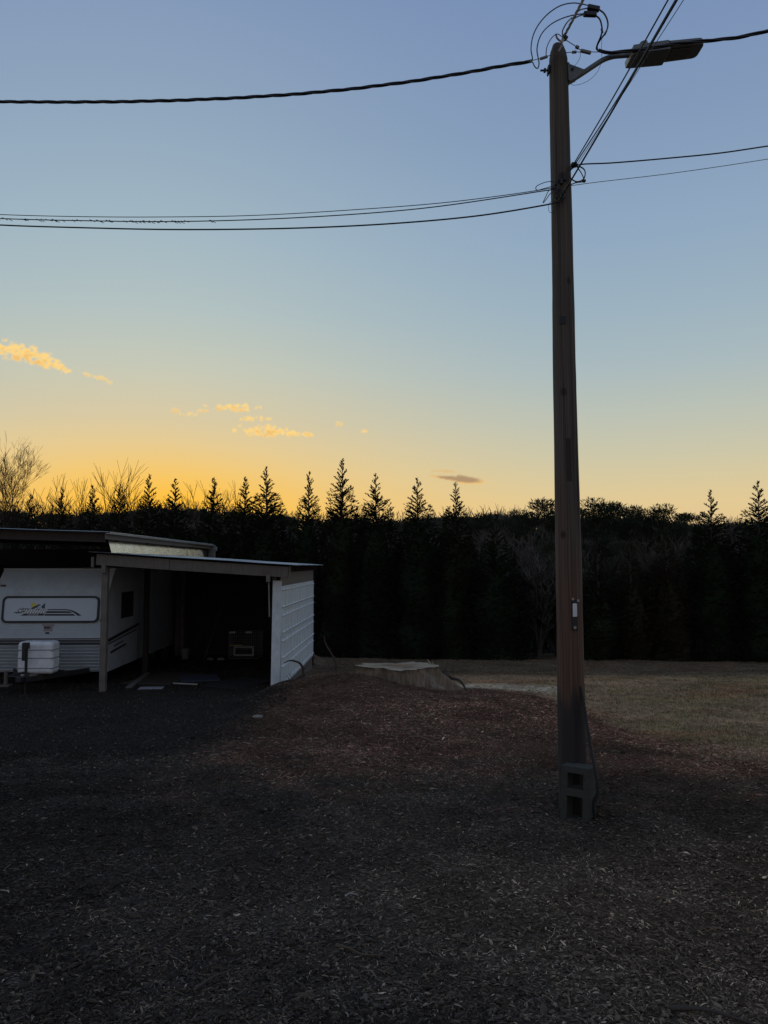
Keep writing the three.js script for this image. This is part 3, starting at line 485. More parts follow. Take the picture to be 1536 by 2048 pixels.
{
  const t = thing('utility_pole', 'weathered brown wooden utility pole with a tarred foot and pointed top', 'pole', V(pA.x, G(pA.x, PD), -PD));
  const N = 40, p = [], uv = [], ix = [], rows = [];
  for (let j = 0; j <= 160; j++) rows.push([lerp(-0.62, 6.20, j / 160), 1]);
  rows.push([6.27, 0.86], [6.335, 0.58], [6.345, 0.4], [6.346, 0.001]);
  rows.forEach(([y, k], j) => { for (let i = 0; i <= N; i++) { const a = i / N * 2 * Math.PI, w = 1 + (noise(Math.cos(a) * 2 + 5, y * 1.3 + Math.sin(a) * 2, 41) - 0.5) * 0.07 + (noise(Math.cos(a) * 9 + 5, y * 5 + Math.sin(a) * 9, 42) - 0.5) * 0.03, r = poleR(y) * k * w * (1 + 0.05 * Math.cos(3 * a)); p.push(poleX(y) + Math.cos(a) * r * (k < 1 ? 1 : 1), y, -PD - Math.sin(a) * r); uv.push(i / N, (y + 0.62) / 6.97); } });
  for (let j = 0; j < rows.length - 1; j++) for (let i = 0; i < N; i++) { const a = j * (N + 1) + i; ix.push(a, a + 1, a + N + 2, a, a + N + 2, a + N + 1); }
  const g = new THREE.BufferGeometry(); g.setAttribute('position', new THREE.Float32BufferAttribute(p, 3)); g.setAttribute('uv', new THREE.Float32BufferAttribute(uv, 2)); g.setIndex(ix); g.computeVertexNormals();
  part(t, 'shaft', g, std(1, 1, 1, 0.85, { map: poleMap, bumpMap: poleBump, bumpScale: 0.012 }), true);
  const front = (px, py, out = 0) => { const q = at(px, py, PD), o = q.x - poleX(q.y), r = poleR(q.y) + out; return V(q.x, q.y, -PD + Math.sqrt(Math.max(0.0004, r * r - o * o))); };
  // tag and fixings facing the yard
  const plate = (px, py, w, h, name, mat, th = 0.006) => { const q = front(px, py, 0.002), n = V(q.x - poleX(q.y), 0, q.z + PD).normalize(); return part(t, name, new RoundedBoxGeometry(w, h, th, 2, Math.min(w, h, th) * 0.4).rotateY(Math.atan2(n.x, n.z)).translate(q.x, q.y, q.z), mat); };
  plate(1143, 1228, 0.052, 0.26, 'tag_backing', M.black, 0.008); { const q = plate(1143, 1219, 0.040, 0.115, 'tag', std(0.62, 0.64, 0.66, 0.4), 0.022); q.userData.label = 'pale oval tag on a black strip'; }
  for (const [px, py, r] of [[1139, 1197, 0.011], [1143, 1253, 0.013], [1150, 1200, 0.012]]) { const q = front(px, py, 0.006); part(t, 'bolt', new THREE.CylinderGeometry(r, r, 0.02, 10).rotateX(Math.PI / 2).translate(q.x, q.y, q.z), M.bare); }
  { const q = front(1121, 647, 0.001); part(t, 'dark_plate', new RoundedBoxGeometry(0.055, 0.07, 0.008, 2, 0.003).translate(q.x, q.y, q.z), M.iron); }
  { const a = front(1131, 880, 0.001), b = front(1133, 965, 0.001); part(t, 'cover_strip', bar(a, b, 0.045, 0.01, 0.004, V(0, 0, 1)), M.woodDark); }
  { const q = at(1094, 141, PD); part(t, 'through_bolt', [rod(V(q.x - 0.06, q.y, q.z), V(q.x + 0.03, q.y, q.z), 0.009), box(q.x + 0.012, q.y, q.z, 0.015, 0.07, 0.07, 0.004), box(q.x - 0.02, q.y, q.z, 0.02, 0.032, 0.032, 0.004)], M.iron); }
  for (const [px, py] of [[1117, 372], [1112, 383], [1124, 365], [1119, 402], [1108, 372]]) { const q = front(px, py, 0.012); part(t, 'hook', [rod(V(q.x, q.y, q.z - 0.04), V(q.x, q.y, q.z + 0.02), 0.009), box(q.x, q.y - 0.012, q.z + 0.01, 0.028, 0.055, 0.025, 0.006)], M.iron); }
}
{ // street lamp on a bent arm
  const base = at(1134, 150, PD), t = thing('street_lamp', 'unlit grey street lamp head on a bent arm near the pole top', 'street lamp', base);
  const P = (px, py) => at(px, py, PD);
  const a = P(1142, 158);
  part(t, 'mounting_plate', [bar(P(1134.5, 131), P(1137, 168), 0.10, 0.018, 0.004, V(1, 0, 0)), (() => { const s = new THREE.Shape(), b = [P(1136, 131), P(1143, 134), P(1168, 143), P(1150, 160), P(1137, 167)]; b.forEach((q, i) => i ? s.lineTo(q.x, q.y) : s.moveTo(q.x, q.y)); s.closePath(); return new THREE.ExtrudeGeometry(s, { depth: 0.05, bevelEnabled: true, bevelSize: 0.004, bevelThickness: 0.004, bevelSegments: 1 }).translate(0, 0, -PD - 0.025); })()], M.lampGrey);
  part(t, 'bolt', [new THREE.CylinderGeometry(0.012, 0.012, 0.08, 8).rotateX(Math.PI / 2).translate(P(1143, 143).x, P(1143, 143).y, -PD)], M.iron);
  part(t, 'arm', tube([P(1141, 161), P(1155, 153), P(1172, 142), P(1190, 130), P(1208, 119), P(1226, 113), P(1246, 111), P(1275, 109)], 0.023, 60, 12), M.lampGrey);
  // head: housing behind, thinner light panel in front; it runs along +x, tilted up slightly
  const h0 = P(1262, 112), h1 = P(1399, 96), dir = h1.clone().sub(h0), Lh = dir.length(), ang = Math.atan2(dir.y, dir.x);
  const place = (g) => g.rotateZ(ang).translate(h0.x, h0.y, h0.z);
  const slab = (x0, x1, y0, y1, w0, w1, r) => { const s = new THREE.Shape(); s.moveTo(x0, -w0); s.lineTo(x1 - r, -w1); s.quadraticCurveTo(x1, -w1, x1, -w1 + r); s.lineTo(x1, w1 - r); s.quadraticCurveTo(x1, w1, x1 - r, w1); s.lineTo(x0, w0); s.closePath(); return place(new THREE.ExtrudeGeometry(s, { depth: y1 - y0, bevelEnabled: true, bevelSize: 0.006, bevelThickness: 0.006, bevelSegments: 2 }).rotateX(-Math.PI / 2).translate(0, y0, 0)); };
  const head = part(t, 'head', [slab(0.0, 0.315, -0.045, 0.03, 0.10, 0.112, 0.02), slab(0.30, Lh, -0.022, 0.024, 0.108, 0.10, 0.05)], M.lampGrey);
  part(head, 'light_panel', place(box(0.43, -0.036, 0, 0.19, 0.008, 0.15, 0.003)), std(0.09, 0.075, 0.065, 0.35));
  part(head, 'seam', place(box(0.316, -0.012, 0, 0.008, 0.07, 0.234)), M.iron);
  part(head, 'photocell', place(new THREE.CylinderGeometry(0.036, 0.04, 0.07, 14).translate(0.13, 0.075, 0)), M.lampGrey);
  part(head, 'clamp', place(box(-0.012, -0.02, 0, 0.03, 0.06, 0.2, 0.006)), M.bare);
}

// ------------------------------------------------------------------ cables
const P3 = (list) => list.map(([x, y, d]) => at(x, y, d));
function twisted(name, label, pts, strands, R, pitch, group) {
  const c = curve(pts), L = c.getLength(), n = Math.round(L / pitch * 14), t = thing(name, label, 'cable', pts[0].clone(), group);
  const fr = c.computeFrenetFrames(n, false);
  strands.forEach(([r, mat], k) => {
    const q = []; for (let i = 0; i <= n; i++) { const p = c.getPointAt(i / n), f = i / n * L / pitch * 2 * Math.PI + k * 2 * Math.PI / strands.length; q.push(p.addScaledVector(fr.normals[i], Math.cos(f) * R).addScaledVector(fr.binormals[i], Math.sin(f) * R)); }
    part(t, 'strand', new THREE.TubeGeometry(new THREE.CatmullRomCurve3(q), n * 2, r, 6), mat);
  });
  return t;
}
const wire = (name, label, pts, r, mat = M.black, group) => single(name, label, 'cable', pts[0].clone(), tube(pts, r, pts.length * 12, 7), mat, group);
const cableBlack = std(0.018, 0.02, 0.024, 0.5), cableGrey = std(0.16, 0.16, 0.155, 0.55, { metalness: 0.5 });
twisted('power_cable', 'thick twisted cable running from the pole top to the left edge', P3([[1064, 122, 6.64], [1000, 133, 6.66], [880, 154, 6.7], [760, 171, 6.75], [640, 184, 6.8], [520, 193, 6.86], [400, 199, 6.92], [260, 203, 7.0], [120, 204, 7.05], [0, 203, 7.1], [-160, 197, 7.2], [-420, 178, 7.3]]), [[0.0082, cableBlack], [0.0082, cableBlack], [0.0070, cableBlack]], 0.0085, 0.55);
twisted('power_cable', 'thick twisted cable passing over the street lamp to the right edge', P3([[1197, 101, 6.62], [1212, 105, 6.6], [1250, 103, 6.56], [1300, 96, 6.5], [1360, 87, 6.44], [1420, 81, 6.38], [1480, 74, 6.3], [1536, 62, 6.22], [1640, 40, 6.1], [1860, -20, 5.9]]), [[0.0085, cableBlack], [0.0085, cableBlack], [0.0070, cableBlack]], 0.0085, 0.62);
twisted('service_drop', 'pale twisted service cable rising from the pole top out of the frame', P3([[1126, 76, 6.55], [1138, 54, 6.2], [1152, 27, 5.85], [1166, 0, 5.5], [1200, -70, 4.7], [1290, -260, 3.4]]), [[0.0062, cableGrey], [0.0062, cableBlack], [0.0062, cableGrey]], 0.0062, 0.5);
{
  const t = thing('cable_splice', 'looped jumper wires and black connectors above the pole top', 'wiring', at(1116, 100, 6.6));
  const j = (name, l, r, mat = cableBlack) => part(t, name, tube(P3(l), r, l.length * 8, 6), mat);
  const D = 6.5;
  j('jumper', [[1050, 122, 6.63], [1064, 122, 6.6], [1062, 98, D], [1066, 72, D], [1078, 48, D], [1098, 26, D], [1122, 11, D], [1148, 6, D], [1178, 11, D]], 0.0052);
  j('jumper', [[1058, 121, 6.63], [1066, 126, D], [1070, 134, D], [1075, 137, D], [1078, 128, D], [1074, 98, D], [1082, 70, D], [1100, 50, D], [1124, 37, D], [1148, 30, D], [1170, 27, D]], 0.0052);
  j('jumper', [[1152, 27, 6.0], [1160, 20, 6.2], [1176, 16, D]], 0.0062); j('jumper', [[1150, 36, 6.05], [1158, 32, 6.3], [1170, 29, D]], 0.0062);
  j('jumper', [[1198, 19, D], [1208, 27, D], [1215, 42, D], [1215, 56, D], [1208, 70, D], [1199, 82, 6.55], [1194, 94, 6.6], [1197, 102, 6.61], [1210, 105, 6.6]], 0.0072);
  j('jumper', [[1190, 30, D], [1199, 38, D], [1203, 50, D], [1204, 62, D], [1201, 74, 6.52], [1195, 88, 6.57], [1193, 98, 6.6], [1202, 104, 6.6]], 0.0072);
  j('messenger', [[1052, 122, 6.66], [1068, 120, 6.62], [1090, 114, 6.55], [1110, 108, 6.53], [1135, 105, 6.54], [1160, 104, 6.56], [1196, 104, 6.6]], 0.0035, cableGrey);
  j('ground_loop', [[1092, 111, 6.52], [1093, 98, D], [1098, 84, D], [1106, 73, D], [1114, 68, D], [1121, 71, D], [1128, 77, D], [1138, 84, D], [1152, 93, D], [1162, 101, 6.55]], 0.0042, cableGrey);
  j('ground_loop', [[1112, 68, D], [1114, 76, D], [1122, 82, D], [1130, 76, D]], 0.008, cableGrey);
  j('tap', [[1126, 74, 6.5], [1125, 62, 6.4], [1132, 48, 6.3], [1143, 36, 6.1]], 0.0055);
  j('lamp_wire', [[1204, 66, 6.5], [1203, 95, 6.52], [1203, 122, 6.56], [1195, 143, 6.58], [1180, 159, 6.58], [1162, 168, 6.58], [1145, 170, 6.58], [1140, 165, 6.58]], 0.0018, cableBlack);
  j('lamp_wire', [[1161, 103, 6.55], [1160, 115, 6.56], [1154, 126, 6.57], [1145, 136, 6.58]], 0.0018, cableBlack);
  const con = (px0, py0, px1, py1, th, mat, name = 'connector') => part(t, name, bar(at(px0, py0, D), at(px1, py1, D), th, th, th * 0.2), mat);
  con(1175, 14, 1199, 19, 0.042, M.black); con(1167, 28, 1193, 29, 0.040, M.black);
  con(1080, 118, 1095, 113, 0.020, cableGrey, 'clamp'); con(1144, 104.5, 1153, 104, 0.020, M.lampGrey, 'clamp'); con(1161, 101, 1182, 106, 0.026, std(0.16, 0.17, 0.13, 0.6), 'wedge'); con(1151, 93, 1158, 96, 0.024, M.lampGrey, 'clamp');
  con(1122, 85, 1130, 75, 0.026, std(0.55, 0.53, 0.46, 0.5), 'wedge'); con(1117, 103, 1124, 90, 0.012, M.bare, 'hook'); con(1128, 80, 1134, 73, 0.03, M.iron, 'clamp'); con(1203, 57, 1205, 66, 0.016, M.black, 'sleeve'); con(1213, 62, 1209, 70, 0.016, M.black, 'sleeve');
}
wire('telecom_cable', 'uppermost thin line running left from the coil of wires', P3([[1112, 374, 6.53], [1080, 380, 6.55], [900, 404, 6.62], [700, 420, 6.7], [500, 431, 6.8], [300, 434, 6.9], [150, 433, 7], [0, 429, 7.1], [-200, 418, 7.2], [-420, 400, 7.3]]), 0.0036, cableBlack);
{ // the middle one is lashed with bits of tie
  const pts = P3([[1112, 378, 6.53], [1085, 382, 6.55], [850, 416, 6.64], [600, 435, 6.76], [350, 443, 6.9], [150, 441, 7], [0, 437, 7.1], [-200, 427, 7.2], [-420, 409, 7.3]]), t = thing('telecom_cable', 'middle line running left with ragged lashing hanging on it', 'cable', pts[0].clone());
  part(t, 'line', tube(pts, 0.0048, 110, 7), cableBlack);
  const c = curve(pts), r = rng(88); for (let k = 0; k < 46; k++) { const p = c.getPointAt(0.42 + 0.40 * r()); part(t, 'lashing', rod(p.clone().add(V(-0.03 * r(), 0.004 + 0.008 * r(), 0)), p.clone().add(V(0.02 + 0.03 * r(), -0.008 - 0.014 * r(), 0)), 0.0035, 0.0025, 4), cableBlack); }
}
wire('telecom_cable', 'lowest and thickest of the three lines running left', P3([[1120, 404, 6.53], [1085, 411, 6.55], [960, 431, 6.6], [800, 446, 6.66], [600, 456, 6.76], [350, 459, 6.9], [150, 455, 7], [0, 450, 7.1], [-200, 438, 7.2], [-420, 418, 7.3]]), 0.0068, cableBlack);
wire('telecom_cable', 'upper black line running right from the coil of wires', P3([[1140, 334, 6.6], [1160, 329, 6.58], [1220, 326, 6.54], [1340, 316, 6.5], [1440, 306, 6.45], [1536, 292, 6.4], [1700, 268, 6.3], [1900, 230, 6.2]]), 0.0062, cableBlack);
wire('telecom_cable', 'thin grey line running right below the black one', P3([[1138, 372, 6.6], [1180, 366, 6.58], [1340, 347, 6.5], [1536, 318, 6.4], [1900, 255, 6.2]]), 0.0028, cableGrey);
// four lines that come over the camera
{
  const over = (a, m, b, r, label, mat = cableBlack) => { const A = at(...a), Mi = at(...m), B = at(...b), e = B.clone().add(B.clone().sub(Mi).multiplyScalar(1.5)); wire('overhead_line', label, [A, Mi, B, e], r, mat); };
  over([1144, 334, 6.58], [1228, 192, 5.6], [1336, 0, 4.6], 0.0052, 'leftmost of the steep lines crossing in front of the street lamp');
  over([1146, 335, 6.58], [1240, 190, 5.6], [1351, 0, 4.6], 0.0050, 'second steep line, almost touching the thick one beside it');
  over([1120, 398, 6.53], [1205, 255, 5.7], [1354, 0, 4.55], 0.0072, 'thickest steep line, starting lowest on the pole');
  over([1150, 336, 6.58], [1238, 200, 5.6], [1367, 0, 4.6], 0.0026, 'thin rightmost steep line crossing behind the lamp head', cableGrey);
}
{
  const ring = (cx, cy, rx, ry, d, turns, seed, tilt = 0) => { const r = rng(seed), l = []; for (let i = 0; i <= turns * 12; i++) { const a = i / 12 * 2 * Math.PI + 0.6, k = 1 + (r() - 0.5) * 0.10, x = Math.cos(a) * rx * k, y = Math.sin(a) * ry * k; l.push(at(cx + x * Math.cos(tilt) - y * Math.sin(tilt), cy + x * Math.sin(tilt) + y * Math.cos(tilt), d + (r() - 0.5) * 0.03)); } return l; };
  const t = thing('cable_coil', 'round coil of spare cable tied to the right of the pole', 'cable coil', at(1155, 348, 6.55));
  part(t, 'loops', tube(ring(1155, 348, 15.5, 15.5, 6.55, 3, 4), 0.0046, 220, 6), cableBlack); part(t, 'tail', tube(P3([[1138, 340, 6.56], [1150, 332, 6.55], [1160, 342, 6.54], [1167, 356, 6.54], [1168, 362, 6.54], [1150, 366, 6.55], [1136, 372, 6.56]]), 0.0046, 50, 6), cableBlack);
  part(t, 'tie', [box(...Object.values(at(1148, 329, 6.53)), 0.05, 0.03, 0.04, 0.008), box(...Object.values(at(1168, 362, 6.53)), 0.03, 0.02, 0.03, 0.006)], M.black);
  const u = thing('cable_coil', 'small dark coil of cable hanging on the face of the pole', 'cable coil', at(1120, 390, 6.5));
  part(u, 'loops', tube(ring(1121, 390, 12, 9, 6.51, 2, 6), 0.0046, 130, 6), cableBlack);
  part(u, 'tail', tube(P3([[1112, 375, 6.52], [1098, 381, 6.54], [1092, 392, 6.56], [1086, 406, 6.56], [1092, 399, 6.55], [1102, 386, 6.53], [1118, 378, 6.52]]), 0.0036, 60, 6), cableBlack);
  part(u, 'tail', tube(P3([[1112, 364, 6.53], [1100, 363, 6.55], [1086, 366, 6.57], [1072, 374, 6.58], [1073, 380, 6.58], [1088, 377, 6.56], [1110, 371, 6.53]]), 0.0036, 60, 6), cableBlack);
  part(u, 'tail', tube(P3([[1120, 405, 6.52], [1101, 404, 6.54], [1097, 416, 6.55], [1099, 424, 6.55], [1106, 425, 6.54], [1114, 416, 6.53]]), 0.002, 50, 5), cableBlack);
}
// ------------------------------------------------------------------ at the foot of the pole
{
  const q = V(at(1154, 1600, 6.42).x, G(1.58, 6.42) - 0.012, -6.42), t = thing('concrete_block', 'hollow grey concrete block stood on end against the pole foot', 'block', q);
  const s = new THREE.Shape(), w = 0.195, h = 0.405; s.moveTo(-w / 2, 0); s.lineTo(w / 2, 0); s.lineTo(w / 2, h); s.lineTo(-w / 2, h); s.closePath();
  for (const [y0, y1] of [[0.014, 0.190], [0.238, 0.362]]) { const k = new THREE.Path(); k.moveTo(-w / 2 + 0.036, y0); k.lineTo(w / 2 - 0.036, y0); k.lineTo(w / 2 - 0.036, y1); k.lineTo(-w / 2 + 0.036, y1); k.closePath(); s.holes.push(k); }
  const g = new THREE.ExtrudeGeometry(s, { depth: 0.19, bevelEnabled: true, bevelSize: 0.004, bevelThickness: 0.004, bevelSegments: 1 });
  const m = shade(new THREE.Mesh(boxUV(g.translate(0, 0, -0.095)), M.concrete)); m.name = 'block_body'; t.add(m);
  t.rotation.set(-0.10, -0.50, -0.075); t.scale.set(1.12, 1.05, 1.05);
}
wire('black_cable', 'black cable slanting down from the pole behind the concrete block', [at(1160, 1372, 6.56), at(1166, 1400, 6.54), at(1174, 1450, 6.46), at(1181, 1495, 6.40), at(1188, 1530, 6.34), at(1194, 1560, 6.30), at(1195, 1585, 6.30), at(1188, 1604, 6.32), onGround(1.70, 6.36, -0.03)], 0.0135, M.rubber);
console.log('pole');

// ------------------------------------------------------------------ evergreen row
const UP = V(0, 1, 0);
function evergreen(seed, H, sparse = 1) {
  const r = rng(seed), b = new Bulk(), core = new Bulk(), N = Math.round(3300 * sparse * H / 7), prof = (t) => (t < 3 ? 0.395 * t ** 0.72 : 0.871 + 0.11 * (t - 3)) * (1 + 0.10 * Math.sin(t * 3.1 + seed));
  const wob = (a, y) => 0.78 + 0.44 * noise(Math.cos(a) * 1.6 + seed, y * 1.1 + Math.sin(a) * 1.6, seed);
  const spray = (p, out, l) => {
    const side = V().crossVectors(out, UP).normalize(), up = V().crossVectors(side, out);
    for (let k = 0; k < 3; k++) { const f = (k - 1) * 0.65 + (r() - 0.5) * 0.3, d = out.clone().multiplyScalar(Math.cos(f)).addScaledVector(side, Math.sin(f)).addScaledVector(up, (r() - 0.35) * 0.5).normalize(), w = side.clone().addScaledVector(up, (r() - 0.5) * 2).normalize(); b.blade(p, d, w, l * (0.7 + 0.5 * r()), l * 0.17); }
  };
  for (let i = 0; i < N; i++) {
    const t = 1.0 + (H - 1.05) * r() ** 0.78, y = H - t, a = r() * 2 * Math.PI, R = prof(t) * wob(a, y) * (0.66 + 0.40 * r() ** 0.7);
    const out = V(Math.cos(a), 0.35 + r() * 0.75, Math.sin(a)).normalize();
    spray(V(Math.cos(a) * R, y - 0.05, Math.sin(a) * R), out, (0.10 + 0.12 * r()) * lerp(0.6, 1.1, clamp((t - 1) / 2.2)));
  }
  // open tip: single branchlets along the leader, each with small sprays
  for (let t = 0.04; t < 2.9; t += lerp(0.042, 0.022, clamp(t / 2.2)) + 0.02 * r()) {
    const a = r() * 2 * Math.PI, L = prof(t) * (0.62 + 0.65 * r()), y = H - t, rise = lerp(1.5, 0.6, clamp(t / 1.6));
    const d = V(Math.cos(a), rise, Math.sin(a)).normalize(), p0 = V(0, y - L * 0.35, 0), n = Math.max(2, Math.round(L / 0.042));
    core.tube(p0, p0.clone().addScaledVector(d, L), 0.007, 0.003, 3);
    for (let k = 1; k <= n; k++) { const p = p0.clone().addScaledVector(d, L * k / n); p.y -= 0.10 * (k / n) ** 2 * L; for (let m = 0; m < (t > 0.6 ? 4 : 3); m++) { const e = d.clone().add(V(r() - 0.5, r() * 0.7 - 0.15, r() - 0.5).multiplyScalar(1.5)).normalize(); b.blade(p, e, V(r() - 0.5, r() - 0.5, r() - 0.5).normalize(), 0.06 + 0.07 * r(), 0.018 + 0.009 * r()); } }
  }
  for (let k = 0; k < 10; k++) b.blade(V(0, H - 0.18 * r(), 0), V(r() - 0.5, 1.6, r() - 0.5).normalize(), V(r() - 0.5, 0, r() - 0.5).normalize(), 0.09, 0.012);
  // dense inside
  const rings = 14, M8 = 12, g = [], ix = []; for (let j = 0; j <= rings; j++) { const t = 2.3 + (H - 2.3) * j / rings, y = H - t; for (let i = 0; i < M8; i++) { const a = i / M8 * 2 * Math.PI, R = prof(t) * wob(a, y) * lerp(0.3, 0.68, clamp(j / 4)); g.push(Math.cos(a) * R, y, Math.sin(a) * R); } }
  for (let j = 0; j < rings; j++) for (let i = 0; i < M8; i++) { const a = j * M8 + i, c = j * M8 + (i + 1) % M8; ix.push(a, c, c + M8, a, c + M8, a + M8); }
  const inner = new THREE.BufferGeometry(); inner.setAttribute('position', new THREE.Float32BufferAttribute(g, 3)); inner.setIndex(ix); b.add(inner);
  core.tube(V(0, -0.3, 0), V(0, H * 0.6, 0), 0.11, 0.05, 6); core.tube(V(0, H * 0.6, 0), V(0, H, 0), 0.05, 0.004, 5);
  return { crown: b.geo(), trunk: core.geo(), H };
}
const kinds = [evergreen(11, 7.6), evergreen(23, 7.6, 1.15), evergreen(37, 7.6), evergreen(53, 7.6, 0.9), evergreen(71, 5.6), evergreen(83, 5.6), evergreen(97, 7.6, 1.2), evergreen(113, 7.6)], tall = [0, 1, 2, 3, 6, 7];
function plantTree(name, label, k, px, py, d, mat, group, turn = 0, wide = 1) {
  const top = at(px, py, d), y = G(top.x, d) - 0.08, s = (top.y - y) / k.H, t = thing(name, label, 'tree', V(top.x, y, -d), group);
  for (const [n, g, m] of [['crown', k.crown, mat], ['trunk', k.trunk, M.bark]]) { const o = shade(new THREE.Mesh(g, m)); o.name = n; t.add(o); }
  t.scale.set(s ** 0.5 * wide, s, s ** 0.5 * wide); t.rotation.set(Math.sin(px * 1.7) * 0.02, turn, Math.sin(px * 2.3 + 1) * 0.022);
  return t;
}
{
  const grp = 'evergreens planted in a row behind the yard', r = rng(3), nth = ['first', 'second', 'third', 'fourth', 'fifth', 'sixth', 'seventh', 'eighth', 'ninth', 'tenth', 'eleventh', 'twelfth', 'thirteenth', 'fourteenth', 'fifteenth', 'sixteenth'];
  // tip of each tree in the picture, and how far ahead it stands
  const row = [[-75, 985, 37.5], [-10, 992, 37], [55, 988, 36.6], [125, 975, 36.2], [185, 972, 35.7], [240, 968, 35.2], [302, 950, 34.7], [352, 960, 34.2], [428, 955, 33.5], [490, 955, 32.9], [540, 936, 32.3], [617, 944, 31.6], [684, 919, 31], [757, 947, 30.5], [838, 956, 30], [912, 965, 29.6]];
  row.forEach(([px, py, d], i) => plantTree('arborvitae', px === 684 ? 'tallest pointed arborvitae of the row, above the tree stump' : px < 0 ? `pointed arborvitae beyond the left edge behind the sheds, ${i ? 'second' : 'first'} of the row` : `pointed arborvitae, ${nth[i - 2]} spire from the left edge`, kinds[tall[i % 6]], px, py, d, i % 3 ? M.leaf : M.leafB, grp, r() * 6, 0.84 + r() * 0.34));
  plantTree('arborvitae', 'broad arborvitae ending the row, with a low hidden tip, left of the pole', kinds[4], 990, 1024, 28.9, M.leaf, grp, 1.2, 1.12);
  for (const [px, py, d, k, m, l, w] of [[1196, 1098, 28.4, 4, M.leafB, 'low arborvitae just right of the pole', 1.1], [1262, 1078, 28.6, 5, M.leafBrown, 'brownish arborvitae, second to the right of the pole', 1.05], [1336, 1062, 28.4, 4, M.leafBrown, 'brownish arborvitae, third to the right of the pole', 1.1], [1420, 982, 28.2, 1, M.leaf, 'dark arborvitae with a pale tip left of the tall one at the right edge', 1.05], [1516, 964, 27.8, 2, M.leaf, 'tall arborvitae at the right edge', 1.1], [1600, 985, 27.6, 3, M.leaf, 'arborvitae just past the right edge', 1.1], [1690, 970, 27.4, 0, M.leafB, 'arborvitae farther past the right edge', 1.1]]) plantTree('arborvitae', l, kinds[k], px, py, d, m, grp, r() * 6, w);
}
// ------------------------------------------------------------------ bare trees
function bareTree(seed, H, { spread = 0.55, levels = 6, first = 0.35, r0 = 0.16, min = 0.012, fan = 3, fork = 0.75 } = {}) {
  const r = rng(seed), b = new Bulk();
  const grow = (p, d, len, rad, lev) => {
    const n = lev < 2 ? 4 : 2; let q = p, dir = d.clone(), rr = rad;
    for (let i = 0; i < n; i++) { dir.add(V(r() - 0.5, (r() - 0.4) * 0.8, r() - 0.5).multiplyScalar(0.15)).normalize(); const e = q.clone().addScaledVector(dir, len / n), re = Math.max(min * 0.6, rr * 0.87); b.tube(q, e, rr, re, lev < 2 ? 6 : 3); q = e; rr = re; if (lev > 0 && lev < levels && r() < 0.42) branch(q, dir, len * 0.55, rr * 0.5, lev + 1); }
    if (lev < levels) { const k = lev === 0 ? fan + 1 : 2 + (r() < 0.5 ? 1 : 0); for (let i = 0; i < k; i++) branch(q, dir, len * (lev ? 0.62 + 0.25 * r() : fork * (0.8 + 0.4 * r())), rr * (0.62 + 0.2 * r()), lev + 1); }
  };
  const branch = (q, dir, len, rad, lev) => { const a = r() * 2 * Math.PI, s = spread * (0.5 + 0.7 * r()); const side = V(Math.cos(a), 0, Math.sin(a)); const d = dir.clone().addScaledVector(side, s); d.y += 0.10; d.normalize(); grow(q, d, len, Math.max(min, rad), lev); };
  grow(V(0, -0.2, 0), UP.clone(), H * first, r0, 0);
  const g = b.geo(); g.computeBoundingBox(); const s = H / g.boundingBox.max.y; g.scale(s, s, s);
  const q = g.attributes.position; let mx = 0, mz = 0, n = 0; for (let i = 0; i < q.count; i++) if (q.getY(i) > H * 0.6) { mx += q.getX(i); mz += q.getZ(i); n++; }
  for (let i = 0; i < q.count; i++) { const k = q.getY(i) / (H * 0.8) * 0.85; q.setX(i, q.getX(i) - mx / n * k); q.setZ(i, q.getZ(i) - mz / n * k); }   // the crown stands over the foot
  return g;
}
